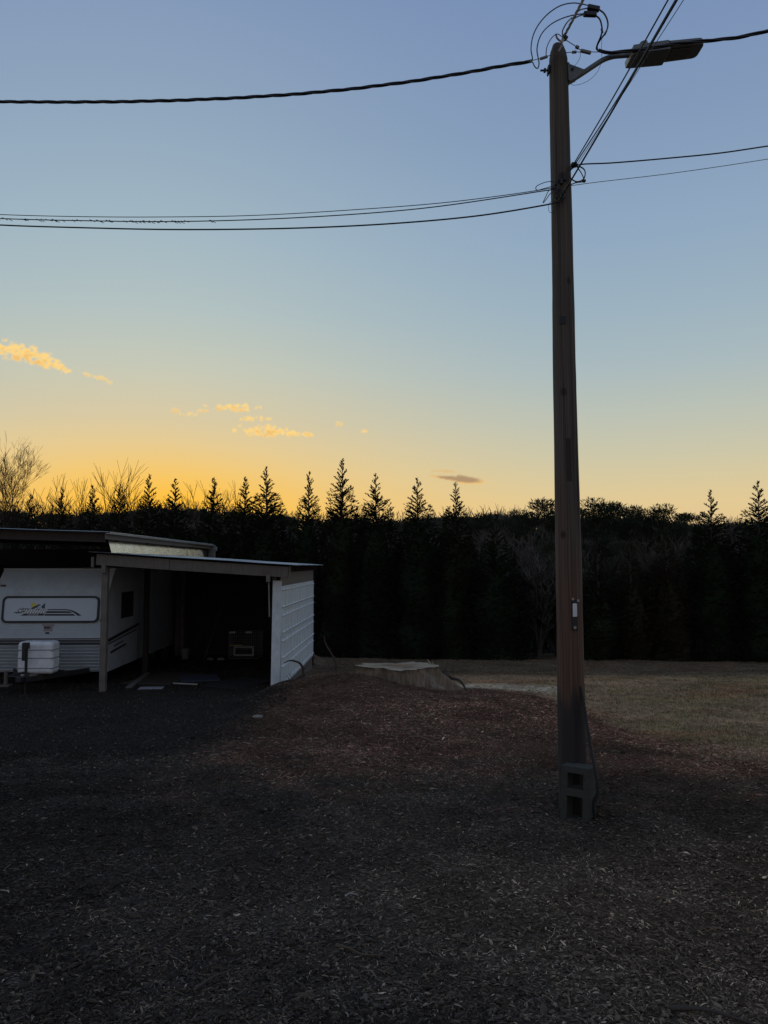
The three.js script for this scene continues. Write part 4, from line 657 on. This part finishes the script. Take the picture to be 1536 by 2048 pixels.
{
  const list = [
    ['large bare tree at the left edge, taller than everything near it', 22, 862, 62, 101, { spread: 0.5, levels: 6, first: 0.42, r0: 0.2, min: 0.008, fan: 4, fork: 0.4 }],
    ['thin bare tree between the large one and the many-stemmed one', 96, 946, 60, 102, { spread: 0.55, levels: 4, first: 0.25, min: 0.010, r0: 0.12, fork: 0.5 }],
    ['round headed bare tree with many upright stems, left of the sunset', 190, 919, 64, 103, { spread: 0.46, levels: 4, first: 0.26, min: 0.011, fan: 6, r0: 0.17, fork: 0.6 }],
    ['slanting bare tree in front of the brightest glow', 256, 950, 66, 104, { spread: 0.45, levels: 4, first: 0.35, min: 0.014, r0: 0.14, fork: 0.45 }],
    ['bare tree behind the spires right of the sunset', 412, 962, 58, 105, { spread: 0.48, levels: 4, first: 0.25, min: 0.010, fan: 5, r0: 0.13, fork: 0.55 }],
    ['bare tree with a forked crown right of the sunset', 466, 958, 60, 106, { spread: 0.42, levels: 4, first: 0.32, min: 0.010, r0: 0.14, fork: 0.5 }],
    ['small bare tree behind the tallest arborvitae', 722, 1000, 80, 107, { spread: 0.5, levels: 5, first: 0.25, min: 0.016, fan: 4 }],
    ['low bare tree at the far left under the large one', 60, 972, 58, 108, { spread: 0.55, levels: 4, first: 0.22, min: 0.010, fan: 4, r0: 0.1, fork: 0.5 }],
  ];
  for (const [label, px, py, d, seed, o] of list) {
    const top = at(px, py, d), y = G(top.x, d) - 0.1, m = shade(new THREE.Mesh(bareTree(seed, top.y - y, o), M.darkTwig)); m.position.set(top.x, y, -d);
    const t = thing('bare_tree', label, 'tree', m.position.clone(), 'leafless trees behind the evergreen row'); m.position.set(0, 0, 0); m.name = 'branches'; t.add(m);
  }
  // thin sapling in the gap beside the pole
  for (const [label, px, py, d, seed, mat, o] of [['leafless sapling in the gap of the row left of the pole', 1076, 1105, 29.6, 201, M.paleTwig, { spread: 0.55, levels: 6, first: 0.07, r0: 0.045, min: 0.006, fan: 7 }], ['second leafless sapling in the gap, behind the pole', 1118, 1130, 30.5, 202, M.paleTwig, { spread: 0.6, levels: 6, first: 0.06, r0: 0.04, min: 0.006, fan: 7 }], ['twiggy brown sapling beside the brownish arborvitae', 1300, 1075, 29.6, 203, M.twig, { spread: 0.4, levels: 6, first: 0.22, r0: 0.05, min: 0.007, fan: 5 }]]) {
    const top = at(px, py, d), y = G(top.x, d) - 0.05, t = thing('sapling', label, 'tree', V(top.x, y, -d)), m = shade(new THREE.Mesh(bareTree(seed, top.y - y, o), mat)); m.name = 'branches'; t.add(m);
  }
}
// ------------------------------------------------------------------ pines beyond the row and the far wood
function pineCrown(seed, H, clumps, R, low) {
  const r = rng(seed), b = new Bulk(), w = new Bulk();
  w.tube(V(0, -0.3, 0), V(0.1, H * 0.93, 0), 0.2, 0.05, 6);
  for (let k = 0; k < clumps; k++) {
    const f = k < 3 ? 0.93 + r() * 0.05 : low + (0.95 - low) * r(), a = r() * 2 * Math.PI, reach = R * (k < 3 ? 0.25 : 1) * Math.sqrt(clamp((1.08 - f) / (1 - low))) * (0.35 + 0.75 * r()), c = V(Math.cos(a) * reach, H * f, Math.sin(a) * reach), s = R * (0.2 + 0.2 * r());
    w.tube(V(0, H * f - reach * 0.4, 0), c, 0.05, 0.02, 4);
    const n = Math.round(130 * (s / 0.7) ** 1.4) + 50;
    for (let i = 0; i < n; i++) { const u = V(r() * 2 - 1, (r() * 2 - 1), r() * 2 - 1); if (u.length() > 1) { i--; continue; } const p = c.clone().add(V(u.x * s * 1.25, u.y * s * 0.62, u.z * s * 1.25)); b.blade(p, V(u.x + (r() - 0.5), 0.4 + r() * 0.6, u.z + (r() - 0.5)).normalize(), V(r() - 0.5, r() - 0.5, r() - 0.5).normalize(), 0.22 + 0.25 * r(), 0.045); }
  }
  return { crown: b.geo(), trunk: w.geo(), H };
}
{
  const pk = [pineCrown(301, 12, 26, 2.6, 0.5), pineCrown(302, 12, 22, 2.3, 0.55), pineCrown(303, 12, 30, 3.0, 0.45)];
  const spots = [[1084, 1003, 68, 0, 'pine crown showing just left of the pole'], [1148, 1018, 70, 1, 'pine crown partly behind the pole'], [1186, 1003, 67, 2, 'broad pine crown just right of the pole'], [1228, 1010, 70, 1, 'pine crown second to the right of the pole'], [1270, 1016, 74, 0, 'flat pine crown third to the right of the pole'], [1326, 1014, 70, 2, 'wide pine crown midway between the pole and the right edge'], [1372, 1030, 78, 1, 'low pine crown left of the pale tipped arborvitae'], [1040, 1026, 84, 2, 'small pine crown on the skyline left of the pole'], [968, 1030, 90, 0, 'small pine crown over the end of the evergreen row']];
  spots.forEach(([px, py, d, k, label], i) => { const t = plantTree('pine_tree', label, pk[k], px, py, d, M.pine, 'pines standing beyond the evergreen row', i * 1.3, 1); t.children[0].name = 'crown'; });
  // far wood that reads as one mass
  const r = rng(404), Mx = new THREE.Matrix4(), Q = new THREE.Quaternion();
  const wood = (name, label, geo, mat, places) => { const m = shade(new THREE.InstancedMesh(geo, mat, places.length)); m.name = name; places.forEach(([x, y, z, s, a, sx], i) => m.setMatrixAt(i, Mx.compose(V(x, y, z), Q.setFromAxisAngle(UP, a), V(s * sx, s, s * sx)))); scene.add(m); tag(m, label, 'wood', null, 'stuff'); };
  const skyline = (px) => 1010 + 8 * Math.sin(px * 0.009 + 1) + 10 * (fbm(px * 0.02, 0, 3, 9) - 0.5) + smooth(900, 1100, px) * 8 - smooth(560, 300, px) * 8 - smooth(300, 0, px) * 6;
  const scatter = (n, d0, d1, k, lift) => { const l = []; for (let i = 0; i < n; i++) { const d = d0 + (d1 - d0) * r(), px = -420 + 2380 * r(), x = (px - 768) / FOCAL * d, y = G(x, d) - 0.3, top = EYE + (1130 - skyline(px) - lift - 15 * r()) / FOCAL * d; l.push([x, y, -d, (top - y) / k, r() * 6.28, 0.8 + 0.5 * r()]); } return l; };
  const bg = bareTree(501, 10, { spread: 0.5, levels: 5, first: 0.25, r0: 0.13, min: 0.02, fan: 4 }), pg = pineCrown(502, 10, 18, 2.2, 0.3);
  const pgAll = mergeGeometries([pg.crown, pg.trunk]);
  wood('leafless_wood', 'leafless grey wood filling the skyline behind the evergreens', bg, M.hazedTwig, [...scatter(300, 96, 135, 10, 0), ...scatter(130, 60, 92, 10, 40)]);
  wood('evergreen_wood', 'dark evergreen wood along the far skyline', pgAll, M.hazedPine, [...scatter(280, 100, 140, 11, 4), ...scatter(120, 52, 90, 11, 48)]);
  // low scrub that closes the view under the trees
  const sb = new Bulk(); { const q = rng(77); for (let i = 0; i < 260; i++) { const a = q() * 6.28, R = Math.sqrt(q()) * 1.6, y = q() * 2.2; sb.blade(V(Math.cos(a) * R, y, Math.sin(a) * R), V(q() - 0.5, 0.8, q() - 0.5).normalize(), V(q() - 0.5, q() - 0.5, q() - 0.5).normalize(), 0.5 + 0.5 * q(), 0.07); } for (let i = 0; i < 50; i++) { const a = q() * 6.28, R = q() * 1.4; sb.tube(V(Math.cos(a) * R, -0.2, Math.sin(a) * R), V(Math.cos(a) * R * 1.4, 1.6 + q() * 1.4, Math.sin(a) * R * 1.4), 0.02, 0.008, 3); } }
  const sg = sb.geo(), places = []; for (let i = 0; i < 420; i++) { const d = 33 + 26 * r(), x = (r() * 2 - 1) * d * 0.75, gap = Math.abs(x / d * FOCAL + 768 - 1095) < 60 && d < 44; if (!gap) places.push([x, G(x, d) - 0.1, -d, 0.7 + 1.1 * r(), r() * 6.28, 1]); }
  wood('scrub', 'dark tangled scrub behind the evergreen row', sg, matte(0.04, 0.04, 0.03, { side: THREE.DoubleSide }), places);
}
console.log('trees');

// ------------------------------------------------------------------ stump
{
  const cx = 0.24, cd = 15.55, topY = -0.365, base = Math.min(G(cx, cd), -0.93) - 0.10, t = thing('tree_stump', 'wide freshly cut tree stump with a pale top and flaring roots', 'stump', V(cx, base, -cd));
  const N = 120, Hh = 16, r = rng(9), flare = [[-0.62, 1.15, 0.13], [-0.14, 0.95, 0.09], [-1.05, 0.6, 0.11], [0.9, 0.35, 0.2], [1.9, 0.3, 0.2], [-2.2, 0.35, 0.2], [2.8, 0.4, 0.2], [-1.6, 0.3, 0.12]];   // root: angle, reach, width
  const edge = (a) => 0.70 + 0.06 * Math.cos(a * 2 + 0.4) + 0.065 * Math.cos(a * 5 + 1) + 0.05 * Math.cos(a * 9 + 2) + 0.02 * Math.cos(a * 17);
  const bodyR = (a, h) => { let R = edge(a) * (1 + 0.03 * h); for (const [f, k, w] of flare) { let q = Math.abs(a - f) % (2 * Math.PI); if (q > Math.PI) q = 2 * Math.PI - q; R += k * Math.exp(-((q / (w * 1.6)) ** 2)) * h ** 1.35; } return R + (noise(a * 14, h * 5, 51) - 0.5) * 0.04 + (h > 0.01 ? Math.abs(noise(a * 22, h * 1.5, 54) - 0.5) * -0.16 : 0); };
  const p = [], ix = [], low = base;
  for (let j = 0; j <= Hh; j++) for (let i = 0; i <= N; i++) { const a = i / N * 2 * Math.PI, h = j / Hh, R = bodyR(a, h); p.push(cx + Math.cos(a) * R, lerp(topY + 0.02 * Math.sin(a * 2 + 1) + (noise(a * 6, 0, 52) - 0.5) * 0.015 * (j === 0), low, h), -cd - Math.sin(a) * R * 0.85); }
  for (let j = 0; j < Hh; j++) for (let i = 0; i < N; i++) { const a = j * (N + 1) + i; ix.push(a, a + N + 2, a + 1, a, a + N + 1, a + N + 2); }
  const g = new THREE.BufferGeometry(); g.setAttribute('position', new THREE.Float32BufferAttribute(p, 3)); g.setIndex(ix); g.computeVertexNormals();
  const barkTex = texture(256, 256, (u, v) => { const k = 0.5 + 0.5 * pnoise(u * 30, v * 5, 30, 55) + 0.4 * (pnoise(u * 8, v * 8, 8, 56) - 0.5); return [k, k * 0.94, k * 0.86]; });
  part(t, 'bark', g, matte(0.25, 0.205, 0.16, { map: rep(barkTex, 1.2), bumpMap: rep(barkTex, 1.2), bumpScale: 0.04 }));
  const q = [cx, topY + 0.012, -cd], ti = [], R = 10; for (let j = 1; j <= R; j++) for (let i = 0; i <= N; i++) { const a = i / N * 2 * Math.PI, k = j / R, e = bodyR(a, 0) * k * (j === R ? 1.012 : 1); q.push(cx + Math.cos(a) * e, topY + 0.02 * Math.sin(a * 2 + 1) * k + 0.012 + (noise(Math.cos(a) * k * 9, Math.sin(a) * k * 9, 53) - 0.5) * 0.012, -cd - Math.sin(a) * e * 0.85); }
  for (let i = 0; i < N; i++) ti.push(0, 1 + i, 2 + i); for (let j = 0; j < R - 1; j++) for (let i = 0; i < N; i++) { const a = 1 + j * (N + 1) + i; ti.push(a, a + N + 1, a + N + 2, a, a + N + 2, a + 1); }
  const tg = new THREE.BufferGeometry(); tg.setAttribute('position', new THREE.Float32BufferAttribute(q, 3)); tg.setIndex(ti); tg.computeVertexNormals();
  const tuv = []; for (let i = 0; i < q.length; i += 3) tuv.push((q[i] - cx) / 2.4 + 0.5, (q[i + 2] + cd) / 2.4 + 0.5); tg.setAttribute('uv', new THREE.Float32BufferAttribute(tuv, 2));
  const rings = texture(512, 512, (u, v) => { const x = (u - 0.5) * 2.4, y = (v - 0.5) * 2.4, d = Math.hypot(x, y * 1.15), w = fbm(x * 5, y * 5, 3, 57), k = 0.82 + 0.14 * Math.sin(d * 150 + w * 9) + 0.5 * (w - 0.5), heart = smooth(0.42, 0.25, d + (w - 0.5) * 0.2), cut = smooth(0.55, 0.9, noise(x * 3 + y * 40, y * 4, 58)) * 0.2; return [lerp(0.44, 0.33, heart), lerp(0.35, 0.235, heart), lerp(0.24, 0.15, heart)].map((c) => c * (k - cut)); });
  part(t, 'cut_top', tg, matte(1, 1, 1, { map: rings }), true);
  part(t, 'splinter', [rod(V(cx + 0.72, topY - 0.01, -cd - 0.3), V(cx + 0.64, topY + 0.10, -cd - 0.3), 0.02, 0.004, 5), rod(V(cx + 0.76, topY - 0.01, -cd - 0.28), V(cx + 0.74, topY + 0.06, -cd - 0.28), 0.015, 0.003, 5)], matte(0.4, 0.33, 0.22));
}
// ------------------------------------------------------------------ fallen branches and twigs
{
  const limb = (name, label, pts, r0, r1, extra = [], mat = M.bark) => {
    const c = curve(pts), n = pts.length * 5, b = new Bulk(); for (let i = 0; i < n; i++) b.tube(c.getPoint(i / n), c.getPoint((i + 1) / n), lerp(r0, r1, i / n), lerp(r0, r1, (i + 1) / n), 6);
    for (const [f, dx, dy, dz, r] of extra) { const p = c.getPoint(f); b.tube(p, p.clone().add(V(dx, dy, dz)), r, r * 0.4, 4); b.tube(p.clone().add(V(dx, dy, dz)), p.clone().add(V(dx * 1.6, dy * 1.9, dz * 1.3)), r * 0.4, r * 0.2, 3); }
    return single(name, label, 'branch', pts[0].clone(), b.geo(), mat);
  };
  limb('fallen_branch', 'dark crooked branch curving in front of the white side wall', [onGround(-1.72, 16.1, -0.02), at(606, 1340, 16.1), at(601, 1328, 16.1), at(592, 1323, 16.15), at(580, 1321, 16.2), at(568, 1326, 16.2)], 0.034, 0.012, [[0.2, 0.1, 0.1, 0.05, 0.014]]);
  limb('fallen_branch', 'slim upright branch standing in the brush beside the stump', [onGround(-1.05, 15.9, -0.05), at(671, 1345, 15.9), at(671, 1325, 15.9), at(663, 1308, 15.9), at(654, 1293, 15.9), at(649, 1280, 15.9), at(648, 1272, 15.9)], 0.036, 0.006, [[0.15, -0.12, 0.16, 0.05, 0.012], [0.25, 0.10, 0.14, -0.05, 0.01], [0.1, -0.2, 0.1, 0.1, 0.01], [0.4, -0.06, 0.12, 0.05, 0.008]]);
  limb('fallen_branch', 'crooked dark root sticking out behind the right side of the stump', [onGround(0.95, 15.9, 0.30), onGround(1.15, 15.8, 0.34), onGround(1.30, 15.6, 0.24), onGround(1.5, 15.5, 0.2), onGround(1.62, 15.3, 0.02)], 0.05, 0.018, [[0.3, 0.05, 0.10, 0.1, 0.016], [0.6, -0.1, 0.08, 0.05, 0.012]]);
  limb('fallen_branch', 'weathered stick lying on the mulch under the white wall', [onGround(-2.25, 15.0, 0.03), onGround(-1.9, 14.95, 0.05), onGround(-1.45, 15.05, 0.04)], 0.035, 0.02);
  // brush heap beside the shed corner
  { const r = rng(31), b = new Bulk(); for (let i = 0; i < 150; i++) { const x = -1.95 + r() * 1.2, d = 15.6 + r() * 1.6, p = onGround(x, d, 0), q = p.clone().add(V((r() - 0.5) * 0.5, 0.05 + 0.3 * r() ** 2, (r() - 0.5) * 0.4)); b.tube(p, q, 0.007, 0.003, 3); } single('brush_pile', 'low tangle of dead stems between the white wall and the stump', 'brush', onGround(-1.3, 16.3), b.geo(), M.twig); }
  const twig = (px, py, pts, r0, label, mat) => { // picture place of the first end; then offsets on the ground in metres
    const o = at(px, py, 1), dir = o.clone().sub(V(0, EYE, 0)); let k = 1; for (let i = 0; i < 60; i++) { const p = V(0, EYE, 0).addScaledVector(dir, k), e = p.y - G(p.x, -p.z); k += e / Math.max(0.05, -dir.y) * 0.6; }
    const x0 = dir.x * k, d0 = k; limb('twig', label, pts.map(([x, d], i) => onGround(x0 + x, d0 + d, 0.028 + 0.012 * Math.sin(i * 2.1))), r0, r0 * 0.45, [], mat);
  };
  const pale = matte(0.19, 0.15, 0.105), mid = matte(0.115, 0.088, 0.062);
  twig(292, 1905, [[0, 0], [-0.015, -0.05], [0.005, -0.10], [0.05, -0.13], [0.06, -0.14]], 0.0032, 'thin curved twig on the mulch at the bottom left', mid);
  twig(672, 1903, [[0, 0], [0.06, -0.05], [0.13, -0.07], [0.22, -0.10]], 0.008, 'straight brown stick on the mulch at the bottom middle', mid);
  twig(1080, 1905, [[0, 0], [-0.02, -0.06], [-0.07, -0.12], [-0.11, -0.17]], 0.008, 'forked stick on the mulch below the concrete block', mid);
  twig(1328, 1870, [[0, 0], [-0.02, -0.06], [0.03, -0.12], [0.04, -0.16], [0.0, -0.20]], 0.0042, 'thin S-shaped twig on the mulch at the bottom right', pale);
  twig(1128, 2005, [[0, 0], [0.01, -0.03], [0.01, -0.07]], 0.006, 'short upright-lying twig at the bottom edge', pale);
  twig(690, 1802, [[0, 0], [0.03, 0.01], [0.075, 0.03]], 0.006, 'small bright chip of wood in the middle of the mulch', matte(0.36, 0.34, 0.31));
  twig(1340, 2030, [[0, 0], [0.14, -0.03], [0.3, -0.1]], 0.011, 'dark stick lying at the bottom right corner', M.bark);
  twig(385, 1995, [[0, 0], [0.06, 0.10], [0.12, 0.24]], 0.007, 'long dark twig slanting across the lower left mulch', M.twig);
  twig(820, 1478, [[0, 0], [0.12, -0.06], [0.30, -0.25], [0.45, -0.3]], 0.009, 'pale crooked root strand on the reddish mulch bed', pale);
  twig(1235, 1835, [[0, 0], [-0.03, 0.05], [-0.02, 0.10]], 0.004, 'bent pale twig to the right of the block', pale);
  twig(445, 1660, [[0, 0], [0.05, 0.10], [0.14, 0.16]], 0.004, 'thin pale twig on the dark mulch left of the middle', mid);
  { const o = onGround(-1.78, 10.95, 0.02), g = new THREE.IcosahedronGeometry(0.055, 2), p = g.attributes.position; for (let i = 0; i < p.count; i++) { const f = 0.8 + 0.4 * noise(p.getX(i) * 20, p.getZ(i) * 20 + p.getY(i) * 11, 3); p.setXYZ(i, p.getX(i) * f * 1.3, p.getY(i) * f * 0.55, p.getZ(i) * f); } g.computeVertexNormals(); single('stone', 'pale flat stone at the ragged left end of the mulch bed', 'stone', o, g.translate(o.x, o.y, o.z), matte(0.24, 0.22, 0.19)); }
}
// ------------------------------------------------------------------ loose cover: chips, strands, gravel, grass
{
  const Mx = new THREE.Matrix4(), Q = new THREE.Quaternion(), E = new THREE.Euler(), C = new THREE.Color(), one = std(1, 1, 1, 1);
  const white = matte(1, 1, 1), sided = matte(1, 1, 1, { side: THREE.DoubleSide });
  // chip shapes, one unit long
  const chip = (seed, w, h, bend) => { const r = rng(seed), b = new Bulk(), n = 4, rows = []; for (let i = 0; i <= n; i++) { const f = i / n, k = Math.sin(Math.PI * (0.12 + 0.76 * f)) * (0.8 + 0.4 * r()); rows.push([f - 0.5, bend * Math.sin(f * Math.PI) + (r() - 0.5) * 0.05, w * k, h * k, (r() - 0.5) * 0.12]); }
    const p = [], ix = []; rows.forEach(([x, y, ww, hh, z]) => p.push(x, y, z - ww, x, y + hh, z - ww * 0.3, x, y + hh * 0.8, z + ww * 0.5, x, y, z + ww, x, y - hh * 0.5, z)); for (let j = 0; j < n; j++) for (let k = 0; k < 5; k++) { const a = j * 5 + k, c = j * 5 + (k + 1) % 5; ix.push(a, c, c + 5, a, c + 5, a + 5); } ix.push(0, 2, 1, 0, 3, 2, 0, 4, 3); const e = n * 5; ix.push(e, e + 1, e + 2, e, e + 2, e + 3, e, e + 3, e + 4);
    let g = new THREE.BufferGeometry(); g.setAttribute('position', new THREE.Float32BufferAttribute(p, 3)); g.setIndex(ix); g = g.toNonIndexed(); g.computeVertexNormals(); return g; };
  const strand = (seed) => { const r = rng(seed), b = new Bulk(); let p = V(-0.5, 0, 0), d = V(1, 0.1, (r() - 0.5) * 0.6); for (let i = 0; i < 4; i++) { const e = p.clone().addScaledVector(d.clone().normalize(), 0.27); b.tube(p, e, 0.02, 0.017, 3); p = e; d.add(V(0, (r() - 0.55) * 0.5, (r() - 0.5) * 1.3)); } return b.geo(); };
  const shapes = [chip(1, 0.13, 0.08, 0.03), chip(2, 0.17, 0.10, 0.0), chip(3, 0.075, 0.05, 0.08), chip(4, 0.24, 0.16, 0.02)], strands = [strand(5), strand(6), strand(7)];
  const palette = (x, d, r) => {
    const big = fbm(x * 0.45, d * 0.45, 3, 21), bed = smooth(6.2, 9.5, d + (fbm(x * 2.1, d * 2.1, 3, 22) - 0.5) * 4) * smooth(-2.6, -1.4, x), west = smooth(2.5, -3.5, x + (big - 0.5) * 4);
    const u = r(), k = (0.35 + 1.25 * r() ** 1.2) * lerp(0.68, 1.32, smooth(0.25, 0.75, big)) * lerp(0.74, 1.22, smooth(0.3, 0.7, fbm(x * 2.3, d * 2.3, 3, 26))) * lerp(1, 1.3, bed);
    const east = smooth(-0.5, 4, x + (big - 0.5) * 3); let c = u < 0.5 - 0.15 * east ? [0.034, 0.0285, 0.0225] : u < 0.83 - 0.1 * east ? [0.062, 0.050, 0.037] : u < 0.965 - 0.05 * east ? [0.098, 0.080, 0.060] : [0.155, 0.130, 0.098];
    if (r() < west * 0.75 && u < 0.96) c = [0.030, 0.0265, 0.0225];
    if (r() < bed) c = u < 0.5 ? [0.086, 0.048, 0.037] : u < 0.84 ? [0.078, 0.055, 0.040] : u < 0.975 ? [0.125, 0.09, 0.062] : [0.20, 0.16, 0.11];
    const e2 = smooth(0, 4.5, x + (big - 0.5) * 4); return [c[0] * k * lerp(1.6, 2.05, e2), c[1] * k * lerp(1.55, 1.8, e2), c[2] * k * lerp(1.5, 1.56, e2)];
  };
  const strew = (name, label, cat, geos, n, seed, place, mat) => {
    const r = rng(seed), per = geos.map(() => []);
    for (let i = 0; i < n; i++) { const k = (r() * geos.length) | 0, q = place(r, k); if (q) per[k].push(q); }
    geos.forEach((g, k) => { if (!per[k].length) return; const m = shade(new THREE.InstancedMesh(g, mat, per[k].length)); m.name = numbered(name);
      per[k].forEach(([x, d, up, s, sy, rx, ry, rz, c], i) => { m.setMatrixAt(i, Mx.compose(onGround(x, d, up), Q.setFromEuler(E.set(rx, ry, rz, 'YXZ')), V(s, s * sy, s * sy))); m.setColorAt(i, C.setRGB(...c)); });
      scene.add(m); tag(m, label[k] ?? label[0], cat, null, 'stuff'); });
  };
  const spot = (r, d0, d1, pow) => { const d = d0 * (d1 / d0) ** (r() ** pow), x = (r() * 2 - 1) * (d * 0.56 + 1.1); return [x, d]; };
  strew('wood_chips', ['dark slender wood chips strewn over the yard', 'broad dark wood chips strewn over the yard', 'thin splinters of wood strewn over the yard', 'chunky bark chips strewn over the yard'], 'mulch', shapes, 300000, 601, (r, shape) => {
    const [x, d] = spot(r, 2.1, 17, 0.92); if (lawnSide(x, d) > 0.15 + 0.9 * r() ** 2 || gravelSide(x, d) > 0.3 || (x < -2.2 && d > 16)) return null;
    const big = r() < 0.05; return [x, d, 0.004 + 0.008 * r(), (0.011 + 0.024 * r() ** 2) * (big ? 1.8 : 1) * lerp(1, 1.5, smooth(5, 14, d)), 0.8 + 0.6 * r(), (r() - 0.5) * 1.4, r() * 6.28, (r() - 0.5) * 0.7, palette(x, d, r).map((v, j, a) => (shape % 2 && a[0] > 0.09 ? v * 0.45 : v) * lerp(1.2, 1.75, smooth(-2, 1.5, x)))]; }, white);
  strew('mulch_strands', ['curled shredded bark strands on the mulch', 'bent shredded bark strands on the mulch', 'fine shredded bark strands on the mulch'], 'mulch', strands, 60000, 602, (r) => {
    const [x, d] = spot(r, 2.1, 17.5, 0.75); if (lawnSide(x, d) > 0.4 || gravelSide(x, d) > 0 || (x < -2.2 && d > 16)) return null;
    const bed = smooth(6, 9, d) * smooth(-2.6, -1.6, x); if (r() > 0.25 + 0.75 * bed) return null;
    const c = palette(x, d, r).map((v) => v * 1.2); return [x, d, 0.012 + 0.02 * r(), 0.035 + 0.05 * r() * (1 + 0.6 * bed), 1.0, (r() - 0.5) * 0.8, r() * 6.28, (r() - 0.5) * 0.6, c]; }, white);
  const gs = [31, 32, 33].map((s) => { const r = rng(s), g = new THREE.IcosahedronGeometry(0.5, 0), p = g.attributes.position, seen = {}; for (let i = 0; i < p.count; i++) { const key = [p.getX(i), p.getY(i), p.getZ(i)].map((v) => v.toFixed(2)).join(); const f = seen[key] ??= 0.7 + 0.5 * r(); p.setXYZ(i, p.getX(i) * f, p.getY(i) * f * 0.7, p.getZ(i) * f); } g.computeVertexNormals(); return g; });
  strew('gravel', ['dark blue-grey gravel in front of the sheds', 'angular dark gravel in front of the sheds', 'small dark gravel in front of the sheds'], 'gravel', gs, 45000, 603, (r) => {
    const d = 8.5 + 15 * r() ** 1.2, x = -1.5 - (d * 0.56) * r(); if (gravelSide(x, d) < -0.5 || lawnSide(x, d) > 0) return null;
    const k = (0.7 + 0.7 * r()) * (r() < 0.02 ? 3 : 1); return [x, d, 0.004, 0.014 + 0.022 * r(), 1, r() * 3, r() * 6, r() * 3, [0.040 * k, 0.036 * k, 0.030 * k]]; }, white);
  // grass: tufts of dry blades
  const tuft = (seed) => { const r = rng(seed), b = new Bulk(); for (let i = 0; i < 9; i++) { const a = r() * 6.28, l = 0.03 + 0.035 * r(); b.blade(V((r() - 0.5) * 0.06, -0.005, (r() - 0.5) * 0.06), V(Math.cos(a), 0.25 + r() * 0.7, Math.sin(a)).normalize(), V(-Math.sin(a), 0, Math.cos(a)), l, 0.0032); } return b.geo(); };
  strew('grass', ['short dormant grass of the lawn', 'dry greenish grass of the lawn', 'pale dead grass of the lawn'], 'grass', [tuft(41), tuft(42), tuft(43)], 120000, 604, (r) => {
    const d = 6.5 + 22 * r() ** 1.25, x = -2 + (d * 0.56 + 3) * r(); const s = lawnSide(x, d); if (s < -0.8 || (s < 0.8 && r() > ((s + 0.8) / 1.6) ** 1.5)) return null;
    const sand = smooth(0.25, 0.8, 1 - ((x - 2.7) / 2.3) ** 2 - ((d - 17.2) / 1.9) ** 2); if (r() < sand * 0.9) return null;
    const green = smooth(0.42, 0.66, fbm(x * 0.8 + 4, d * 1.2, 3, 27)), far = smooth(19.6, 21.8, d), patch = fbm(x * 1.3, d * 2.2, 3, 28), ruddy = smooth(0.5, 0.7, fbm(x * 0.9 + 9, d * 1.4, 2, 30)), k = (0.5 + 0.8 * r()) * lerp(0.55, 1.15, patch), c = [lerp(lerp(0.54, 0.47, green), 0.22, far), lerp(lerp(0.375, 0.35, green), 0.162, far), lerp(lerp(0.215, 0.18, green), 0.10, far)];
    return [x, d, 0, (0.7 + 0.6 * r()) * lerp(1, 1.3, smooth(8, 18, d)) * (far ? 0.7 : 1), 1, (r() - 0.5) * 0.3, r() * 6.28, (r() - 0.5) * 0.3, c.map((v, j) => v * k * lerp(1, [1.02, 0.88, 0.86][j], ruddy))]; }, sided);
}
console.log('cover');
renderer.render(scene, camera);
